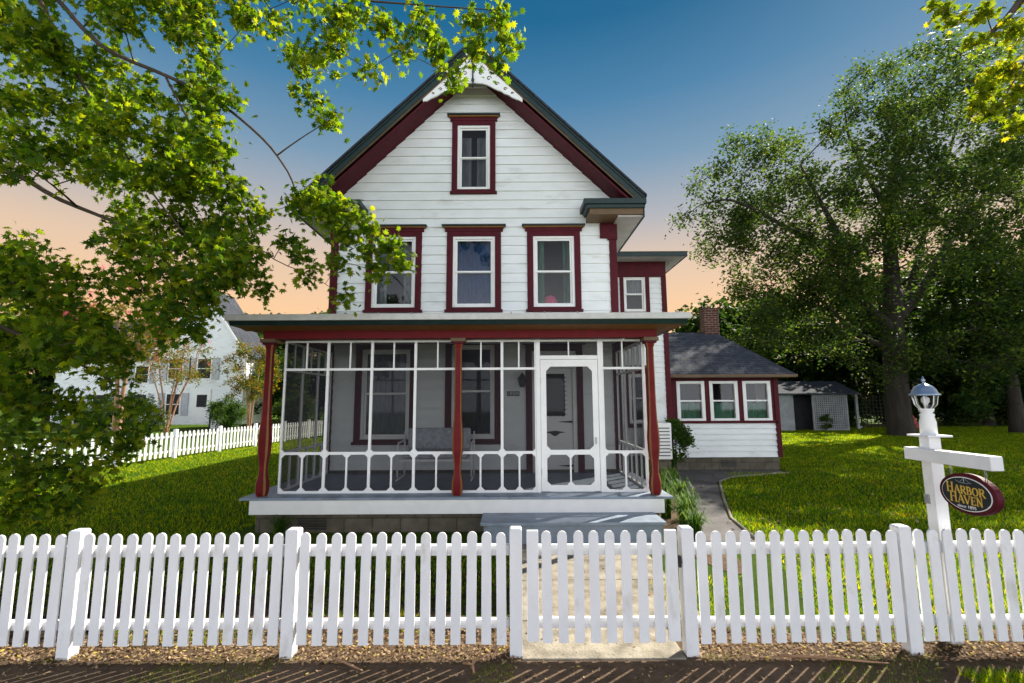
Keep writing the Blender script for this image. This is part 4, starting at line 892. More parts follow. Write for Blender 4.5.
for sx_ in (-.31,.31):
    lpart('leg', [(sx_-.02,sx_+.02,-.3,-.24,0,.55)], M['redchair'], rc_); lpart('leg', [(sx_-.02,sx_+.02,.2,.26,0,.5)], M['redchair'], rc_); lpart('armrest', [(sx_-.06,sx_+.06,-.36,.34,.55,.57)], M['redchair'], rc_)
fc = empty('cottage', (50,52,0), 'pale far cottage glimpsed through the dark trees at the right edge', 'house')
mb = MB(); mb.box(46,56,52,60,0,3.6); mb.build('wall', M['trimwhite'], fc)
mb = MB(); mb.prism([(45.6,51.5,3.5),(45.6,56,6.0),(45.6,60.5,3.5)], (10.8,0,0)); mb.build('roof', M['shingle'], fc)
for x in (48,51,54):
    mb = MB(); mb.box(x-.5,x+.5,51.93,51.99,1.2,2.6); mb.build('window', M['dark'], fc)

# ---------------------------------------------------------------- trees
MAPLE = [(-6.57, 5.28, 6.76, 0.29, 1.2), (-5.65, 4.77, 6.2, 0.26, 1.2), (-6.49, 5.92, 8.26, 0.33, 1.2), (-6.19, 4.67, 5.77, 0.26, 1.2), (-6.28, 5.03, 7.03, 0.28, 1.2), (-5.08, 5.5, 7.08, 0.3, 1.2), (-5.89, 5.94, 7.5, 0.33, 1.2), (-5.26, 4.94, 5.95, 0.27, 1.2), (-5.23, 4.69, 5.93, 0.26, 1.2), (-8.06, 6.51, 8.97, 0.36, 1.2), (-6.17, 5.29, 6.35, 0.29, 1.2), (-6.62, 6.71, 9.04, 0.37, 1.2), (-8.55, 6.57, 8.65, 0.36, 1.2), (-5.91, 5.43, 7.32, 0.3, 1.2), (-6.37, 5.61, 7.35, 0.31, 1.2), (-5.55, 5.74, 6.4, 0.32, 1.2), (-7.14, 6.02, 8.2, 0.33, 1.2), (-6.58, 5.91, 6.52, 0.33, 1.2), (-4.76, 6.38, 7.52, 0.35, 1.1), (-4.15, 6.58, 7.94, 0.36, 1.1), (-4.36, 5.58, 6.62, 0.31, 1.1), (-5.56, 6.51, 8.34, 0.36, 1.1), (-4.95, 6.47, 8.95, 0.36, 1.1), (-4.73, 5.2, 6.48, 0.29, 1.1), (-4.48, 6.14, 7.62, 0.34, 1.1), (-4.4, 6.31, 7.2, 0.35, 1.1), (-5.56, 5.99, 8.33, 0.33, 1.1), (-4.02, 5.73, 6.29, 0.32, 1.1), (-4.49, 5.32, 6.87, 0.29, 1.1), (-4.02, 5.41, 7.21, 0.3, 1.1), (-3.62, 5.21, 7.54, 0.29, 1.1), (-3.35, 4.92, 6.86, 0.27, 1.1), (-5.06, 5.86, 8.06, 0.32, 1.1), (-4.07, 5.32, 7.35, 0.29, 1.1), (-4.97, 6.26, 7.86, 0.35, 1.1), (-3.15, 4.88, 6.96, 0.27, 1.1), (-5.81, 6.43, 6.87, 0.36, 1.1), (-2.34, 5.18, 6.03, 0.29, 0.9), (-2.54, 5.17, 7.38, 0.29, 0.9), (-2.3, 5.1, 7.06, 0.28, 0.9), (-3.46, 6.36, 7.46, 0.35, 0.9), (-3.08, 6.2, 7.75, 0.34, 0.9), (-2.06, 5.12, 6.43, 0.28, 0.9), (-3.09, 5.7, 7.55, 0.32, 0.9), (-3.32, 5.44, 6.7, 0.3, 0.9), (-3.38, 5.44, 7.6, 0.3, 0.9), (-7.11, 6.12, 5.6, 0.34, 1.1), (-7.24, 6.7, 6.47, 0.37, 1.1), (-6.49, 5.25, 5.52, 0.29, 1.1), (-7.71, 6.15, 5.78, 0.34, 1.1), (-5.67, 5.51, 5.62, 0.3, 1.1), (-8.33, 6.48, 6.65, 0.36, 1.1), (-5.82, 5.89, 5.49, 0.33, 1.1), (-5.92, 5.19, 5.41, 0.29, 1.1), (-5.61, 5.08, 4.89, 0.28, 1.1), (-5.23, 4.65, 4.41, 0.26, 1.1), (-5.34, 5.65, 5.73, 0.31, 1.1), (-5.15, 5.44, 4.97, 0.3, 1.1), (-6.2, 4.98, 4.69, 0.28, 1.1), (-5.58, 5.39, 4.81, 0.3, 1.1), (-5.4, 5.31, 5.97, 0.29, 1.1), (-6.12, 6.3, 6.51, 0.35, 1.1), (-4.58, 4.92, 4.95, 0.27, 1.1), (-8.08, 6.78, 6.77, 0.38, 1.1), (-4.28, 5.3, 4.93, 0.29, 1.05), (-4.09, 5.08, 4.47, 0.28, 1.05), (-3.45, 4.91, 4.75, 0.27, 1.05), (-4.14, 5.95, 5.63, 0.33, 1.05), (-4.33, 6.01, 4.74, 0.33, 1.05), (-4.65, 5.67, 5.73, 0.31, 1.05), (-5.26, 5.98, 5.13, 0.33, 1.05), (-3.76, 5.37, 5.51, 0.3, 1.05), (-4.73, 5.23, 5.38, 0.29, 1.05), (-3.71, 5.41, 4.54, 0.3, 1.05), (-5.38, 6.2, 5.0, 0.34, 1.05), (-4.2, 4.87, 4.92, 0.27, 1.05), (-4.16, 5.61, 5.91, 0.31, 1.05), (-4.77, 5.2, 4.53, 0.29, 1.05), (-5.79, 6.03, 5.8, 0.33, 1.05), (-3.68, 5.37, 5.72, 0.3, 1.05), (-3.81, 5.33, 4.71, 0.29, 1.05), (-4.08, 5.45, 4.7, 0.3, 1.05), (-3.73, 5.67, 5.02, 0.31, 1.05), (-4.56, 6.03, 5.3, 0.33, 1.05), (-4.07, 5.36, 5.17, 0.3, 1.05), (-4.1, 6.19, 4.91, 0.34, 0.9), (-4.87, 5.91, 4.79, 0.33, 0.9), (-4.28, 5.01, 3.63, 0.28, 0.9), (-5.19, 6.17, 4.51, 0.34, 0.9), (-3.92, 5.76, 3.85, 0.32, 0.9), (-4.28, 6.28, 4.32, 0.35, 0.9), (-4.39, 5.95, 4.67, 0.33, 0.9), (-4.88, 5.98, 3.97, 0.33, 0.9), (-3.41, 5.35, 3.56, 0.3, 0.9), (-4.77, 6.09, 4.3, 0.34, 0.9), (-4.57, 6.29, 4.27, 0.35, 0.9), (-3.81, 6.18, 4.15, 0.34, 0.9), (-3.84, 5.5, 4.69, 0.3, 0.9), (-5.22, 6.01, 4.28, 0.33, 0.9), (-3.54, 5.58, 4.35, 0.31, 0.9), (-3.87, 5.03, 3.6, 0.28, 0.7), (-3.85, 5.13, 3.27, 0.28, 0.7), (-3.19, 5.2, 3.25, 0.29, 0.7), (-3.81, 5.59, 3.26, 0.31, 0.7), (-3.75, 5.07, 2.93, 0.28, 0.7), (-3.23, 5.03, 3.45, 0.28, 0.7), (-3.31, 5.54, 3.68, 0.31, 0.7), (-3.8, 5.49, 3.65, 0.3, 0.7), (-6.03, 5.63, 3.74, 0.31, 1.2), (-5.49, 4.81, 3.14, 0.27, 1.2), (-5.93, 4.84, 2.64, 0.27, 1.2), (-5.9, 4.93, 3.46, 0.27, 1.2), (-5.69, 5.04, 3.43, 0.28, 1.2), (-5.27, 4.85, 3.2, 0.27, 1.2), (-5.07, 4.88, 3.1, 0.27, 1.2), (-5.75, 5.72, 3.49, 0.32, 1.2), (-6.4, 6.06, 2.83, 0.34, 1.2), (-4.92, 4.94, 2.43, 0.27, 1.0), (-4.87, 5.13, 2.6, 0.28, 1.0), (-5.18, 5.98, 2.58, 0.33, 1.0), (-5.93, 5.7, 3.18, 0.32, 1.0), (-5.39, 6.03, 3.46, 0.33, 1.0), (-5.87, 6.02, 3.22, 0.33, 1.0), (-4.94, 5.43, 2.52, 0.3, 1.0), (-6.09, 6.06, 2.8, 0.33, 1.0), (-5.24, 5.83, 2.83, 0.32, 1.0), (-6.52, 5.97, 2.35, 0.33, 1.0), (-6.71, 5.63, 2.29, 0.31, 1.0), (-5.1, 5.94, 2.65, 0.33, 1.0), (-5.13, 5.09, 2.53, 0.28, 1.0), (-6.57, 5.55, 2.02, 0.31, 1.0), (-6.19, 5.45, 2.65, 0.3, 1.0), (-6.5, 5.82, 1.68, 0.32, 1.0), (-5.55, 4.91, 2.08, 0.27, 1.0), (-5.55, 5.28, 1.88, 0.29, 1.0), (-5.36, 5.48, 1.87, 0.3, 1.0), (-4.45, 4.9, 2.5, 0.27, 1.0), (-6.66, 5.57, 1.69, 0.31, 1.0), (-5.35, 5.83, 1.78, 0.32, 1.0), (-5.83, 5.39, 2.06, 0.3, 1.0), (-6.03, 5.71, 2.62, 0.32, 1.0), (-4.94, 5.93, 2.29, 0.33, 0.6), (-4.62, 5.54, 1.31, 0.31, 0.6), (-4.6, 5.42, 1.99, 0.3, 0.6), (-4.74, 5.95, 1.76, 0.33, 0.6), (-5.16, 5.57, 1.1, 0.31, 0.8), (-5.41, 5.15, 1.25, 0.28, 0.8), (-4.91, 5.29, 1.46, 0.29, 0.8), (-6.06, 5.21, 1.27, 0.29, 0.8), (-6.17, 5.57, 1.33, 0.31, 0.8), (-5.65, 5.57, 1.57, 0.31, 0.8), (-5.5, 5.43, 1.37, 0.3, 0.6), (-4.82, 5.29, 1.06, 0.29, 0.6), (-4.93, 5.68, 0.84, 0.31, 0.6), (-5.09, 5.23, 1.17, 0.29, 0.6), (-3.95, 5.34, 2.82, 0.3, 0.8), (-3.45, 5.05, 3.23, 0.28, 0.8), (-4.33, 5.55, 2.93, 0.31, 0.8), (-4.25, 5.09, 3.38, 0.28, 0.8), (-3.89, 5.31, 3.11, 0.29, 0.8), (-3.56, 5.25, 2.73, 0.29, 0.8), (-4.81, 5.8, 3.32, 0.32, 0.8), (-2.58, 5.6, 5.76, 0.21, 0.7), (-2.31, 5.6, 5.41, 0.17, 0.6), (-2.74, 5.6, 6.25, 0.24, 0.8), (-1.97, 5.4, 6.71, 0.21, 0.8), (-2.21, 5.4, 6.37, 0.18, 0.7), (-1.59, 5.4, 6.57, 0.18, 0.7), (-1.39, 5.4, 6.22, 0.11, 0.5), (-1.15, 5.4, 6.64, 0.18, 0.7), (-0.88, 5.4, 6.15, 0.14, 0.6), (-0.99, 5.4, 6.39, 0.14, 0.5), (-0.69, 5.4, 5.84, 0.11, 0.5), (-0.44, 5.3, 6.55, 0.16, 0.7), (-0.38, 5.3, 6.14, 0.14, 0.6), (-0.13, 5.3, 6.61, 0.14, 0.6), (-0.01, 5.3, 6.3, 0.14, 0.5), (-0.17, 5.3, 5.94, 0.09, 0.4), (-1.76, 5.4, 5.95, 0.09, 0.4), (-3.4, 5.6, 4.48, 0.21, 0.7), (-3.1, 5.6, 4.15, 0.19, 0.6), (-3.16, 5.6, 3.7, 0.21, 0.6), (-3.38, 5.6, 3.33, 0.17, 0.6), (-3.68, 5.6, 4.03, 0.24, 0.8), (-2.9, 5.8, 3.9, 0.15, 0.5), (-2.73, 5.8, 4.37, 0.2, 0.9), (-2.5, 5.8, 4.5, 0.2, 1.0), (-2.38, 5.9, 4.27, 0.2, 1.0), (-2.18, 5.9, 4.34, 0.15, 0.8), (-2.2, 6.0, 4.04, 0.15, 0.8), (-1.94, 6.0, 4.17, 0.15, 0.8), (-1.84, 6.0, 3.83, 0.15, 0.7), (-1.63, 6.1, 3.93, 0.13, 0.7), (-1.49, 6.1, 3.69, 0.1, 0.6), (-1.82, 6.1, 3.56, 0.1, 0.5), (-2.69, 5.8, 3.7, 0.15, 0.4), (-2.56, 5.8, 3.5, 0.12, 0.4), (-3.15, 5.8, 3.27, 0.1, 0.4), (-2.17, 6.0, 3.18, 0.1, 0.4), (-2.26, 6.0, 3.67, 0.13, 0.5), (-3.73, 5.6, 3.08, 0.17, 0.6), (-5.49, 5.4, 0.89, 0.21, 0.7), (-5.14, 5.4, 0.78, 0.16, 0.5), (-5.41, 5.4, 1.1, 0.23, 0.8), (-5.59, 5.4, 0.62, 0.11, 0.5), (-4.88, 5.4, 0.94, 0.11, 0.5), (-4.51, 5.5, 1.36, 0.14, 0.6), (-4.35, 5.5, 1.53, 0.14, 0.5)]
limbs = [([(-9.0, 6.0, -0.1), (-8.9, 6.0, 2.5), (-8.6, 5.9, 5.0), (-8.0, 5.8, 7.2)], 0.34, 0.16), ([(-8.6, 5.9, 5.0), (-7.0, 5.7, 6.6), (-6.27, 5.5, 7.33), (-5.26, 5.5, 6.4), (-4.39, 5.5, 5.97), (-3.8, 5.6, 5.7), (-3.16, 5.6, 5.17), (-2.86, 5.7, 4.77), (-2.66, 5.8, 4.37), (-2.15, 6.0, 4.27)], 0.042, 0.006), ([(-8.0, 5.8, 7.2), (-6.4, 5.6, 7.6), (-4.5, 5.4, 7.4), (-3.61, 5.4, 7.5), (-2.3, 5.4, 7.0), (-1.15, 5.4, 6.85), (-0.13, 5.3, 6.68)], 0.04, 0.006), ([(-8.6, 5.9, 4.6), (-7.4, 5.6, 4.6), (-6.21, 5.4, 4.66), (-5.53, 5.5, 4.32), (-4.72, 5.6, 3.97), (-4.0, 5.6, 3.46)], 0.06, 0.008), ([(-8.9, 6.0, 2.6), (-7.6, 5.7, 3.0), (-6.2, 5.4, 2.81), (-5.34, 5.4, 2.46), (-4.7, 5.5, 2.11)], 0.06, 0.008), ([(-6.27, 5.5, 7.33), (-5.52, 5.4, 6.11), (-4.83, 5.3, 5.11), (-4.28, 5.3, 4.35), (-3.83, 5.4, 3.76)], 0.03, 0.007), ([(-4.39, 5.5, 5.97), (-3.88, 5.5, 5.09), (-3.46, 5.6, 4.48), (-3.13, 5.7, 3.74), (-2.55, 5.8, 3.44)], 0.016, 0.005)]
make_tree('maple_tree', 'big maple whose backlit lobed leaves overhang the top left in front of the house', 'tree', (-9.0,6.0,0), limbs, MAPLE, M['mapleleaf'], 'maple', .090, 10, 14, .078, M['twigbark'], droop=.15, down=.3, r_tip=.005, twr=.0028)
YEL = [(5.78, 5.6, 6.85, 0.17, 0.7), (6.14, 5.5, 6.83, 0.21, 0.9), (6.42, 5.5, 6.54, 0.19, 0.9), (6.06, 5.6, 6.49, 0.14, 0.6), (6.29, 5.5, 6.05, 0.19, 0.9), (6.0, 5.5, 5.78, 0.14, 0.8), (6.15, 5.5, 5.51, 0.16, 0.9), (6.43, 5.5, 5.71, 0.16, 0.9), (5.95, 5.6, 5.58, 0.1, 0.5), (6.34, 5.5, 5.24, 0.12, 0.6), (6.75, 5.5, 6.12, 0.21, 1), (6.77, 5.5, 5.44, 0.21, 1), (6.87, 5.5, 6.97, 0.23, 1), (5.77, 5.7, 7.09, 0.12, 0.5), (14.49, 8.94, 9.14, 0.5, 1.2), (14.91, 9.15, 9.14, 0.5, 1.2), (21.76, 14.66, 6.87, 0.5, 1.2), (18.42, 11.06, 8.44, 0.5, 1.2), (20.55, 14.3, 8.54, 0.5, 1.2), (15.46, 10.77, 8.27, 0.5, 1.2), (16.33, 10.62, 9.87, 0.5, 1.2), (28.03, 14.89, 7.09, 0.5, 1.2), (18.66, 9.98, 6.42, 0.5, 1.2), (10.48, 7.72, 10.8, 0.5, 1.2), (17.35, 11.04, 6.49, 0.5, 1.2), (26.68, 14.07, 9.44, 0.5, 1.2), (23.58, 14.3, 7.56, 0.5, 1.2), (12.62, 8.43, 6.75, 0.5, 1.2), (13.4, 9.95, 6.2, 0.5, 1.2), (25.69, 14.18, 10.07, 0.5, 1.2), (15.52, 9.82, 8.71, 0.5, 1.2), (19.9, 13.3, 8.56, 0.5, 1.2), (20.6, 11.39, 7.75, 0.5, 1.2), (10.92, 7.03, 10.42, 0.5, 1.2), (14.14, 8.4, 6.66, 0.5, 1.2), (15.42, 9.17, 6.51, 0.5, 1.2), (17.65, 10.63, 7.94, 0.5, 1.2), (23.63, 13.05, 7.4, 0.5, 1.2), (23.01, 13.09, 8.98, 0.5, 1.2), (19.35, 11.73, 9.7, 0.5, 1.2), (18.5, 12.53, 9.25, 0.5, 1.2), (20.15, 12.69, 10.48, 0.5, 1.2), (15.6, 9.52, 8.84, 0.5, 1.2), (16.87, 11.83, 9.34, 0.5, 1.2), (12.92, 7.93, 8.26, 0.5, 1.2), (22.83, 12.56, 10.92, 0.5, 1.2), (16.33, 8.84, 8.36, 0.5, 1.2), (14.83, 11.03, 10.3, 0.5, 1.2), (13.07, 8.83, 7.53, 0.5, 1.2), (13.2, 8.87, 7.44, 0.5, 1.2), (17.22, 11.26, 9.78, 0.5, 1.2), (26.91, 14.46, 7.88, 0.5, 1.2), (21.74, 12.46, 9.62, 0.5, 1.2), (14.59, 10.19, 9.79, 0.5, 1.2), (18.67, 12.25, 9.33, 0.5, 1.2), (13.38, 7.54, 10.49, 0.5, 1.2), (20.46, 14.76, 9.46, 0.5, 1.2), (18.58, 13.25, 9.05, 0.5, 1.2), (12.32, 8.52, 6.14, 0.5, 1.2), (16.76, 9.25, 8.93, 0.5, 1.2), (25.19, 13.38, 6.76, 0.5, 1.2), (25.35, 13.78, 9.25, 0.5, 1.2), (13.75, 9.67, 8.2, 0.5, 1.2), (14.68, 9.98, 9.37, 0.5, 1.2), (17.76, 12.08, 6.86, 0.5, 1.2), (19.04, 10.99, 9.33, 0.5, 1.2), (22.32, 12.13, 9.79, 0.5, 1.2), (18.47, 10.54, 9.32, 0.5, 1.2), (13.79, 9.73, 7.89, 0.5, 1.2), (22.37, 12.74, 7.52, 0.5, 1.2), (15.45, 11.33, 8.99, 0.5, 1.2), (18.7, 10.59, 10.3, 0.5, 1.2), (13.95, 7.42, 6.86, 0.5, 1.2), (27.83, 14.71, 7.11, 0.5, 1.2), (13.11, 9.33, 10.55, 0.5, 1.2), (24.55, 13.05, 10.03, 0.5, 1.2), (17.47, 9.88, 7.78, 0.5, 1.2), (15.1, 9.64, 9.5, 0.5, 1.2), (15.68, 9.53, 8.84, 0.5, 1.2), (21.27, 13.36, 8.1, 0.5, 1.2), (18.16, 11.44, 9.66, 0.5, 1.2), (11.18, 7.86, 6.19, 0.5, 1.2), (18.67, 10.3, 9.0, 0.5, 1.2), (22.52, 12.09, 10.11, 0.5, 1.2), (8.88, 5.06, 7.84, 0.4, 1), (8.69, 5.99, 6.7, 0.4, 1), (9.17, 6.3, 7.14, 0.4, 1), (8.45, 6.37, 6.98, 0.4, 1), (10.7, 6.03, 8.72, 0.4, 1), (9.6, 5.72, 7.14, 0.4, 1), (8.17, 6.88, 7.05, 0.4, 1), (8.24, 6.83, 7.84, 0.4, 1), (9.74, 6.8, 8.33, 0.4, 1), (8.78, 5.21, 8.14, 0.4, 1)]
ylimbs = [([(8.6, 5.2, -0.1), (8.7, 5.2, 3), (8.5, 5.3, 6)], 0.28, 0.15), ([(8.6, 5.2, 4.6), (7.9, 5.4, 6.2), (7.08, 5.6, 7.21), (6.49, 5.6, 6.77), (6.19, 5.6, 6.49)], 0.1, 0.02), ([(7.08, 5.6, 7.21), (6.64, 5.5, 6.26), (6.24, 5.5, 5.64)], 0.02, 0.006)]
make_tree('street_tree', 'overhanging yellow-green leafy branch at the top right corner', 'tree', (8.6,5.2,0), ylimbs, YEL, M['yellowleaf'], 'maple', .085, 9, 13, .05, M['twigbark'], droop=.4, down=.35, r_tip=.005, twr=.0028)
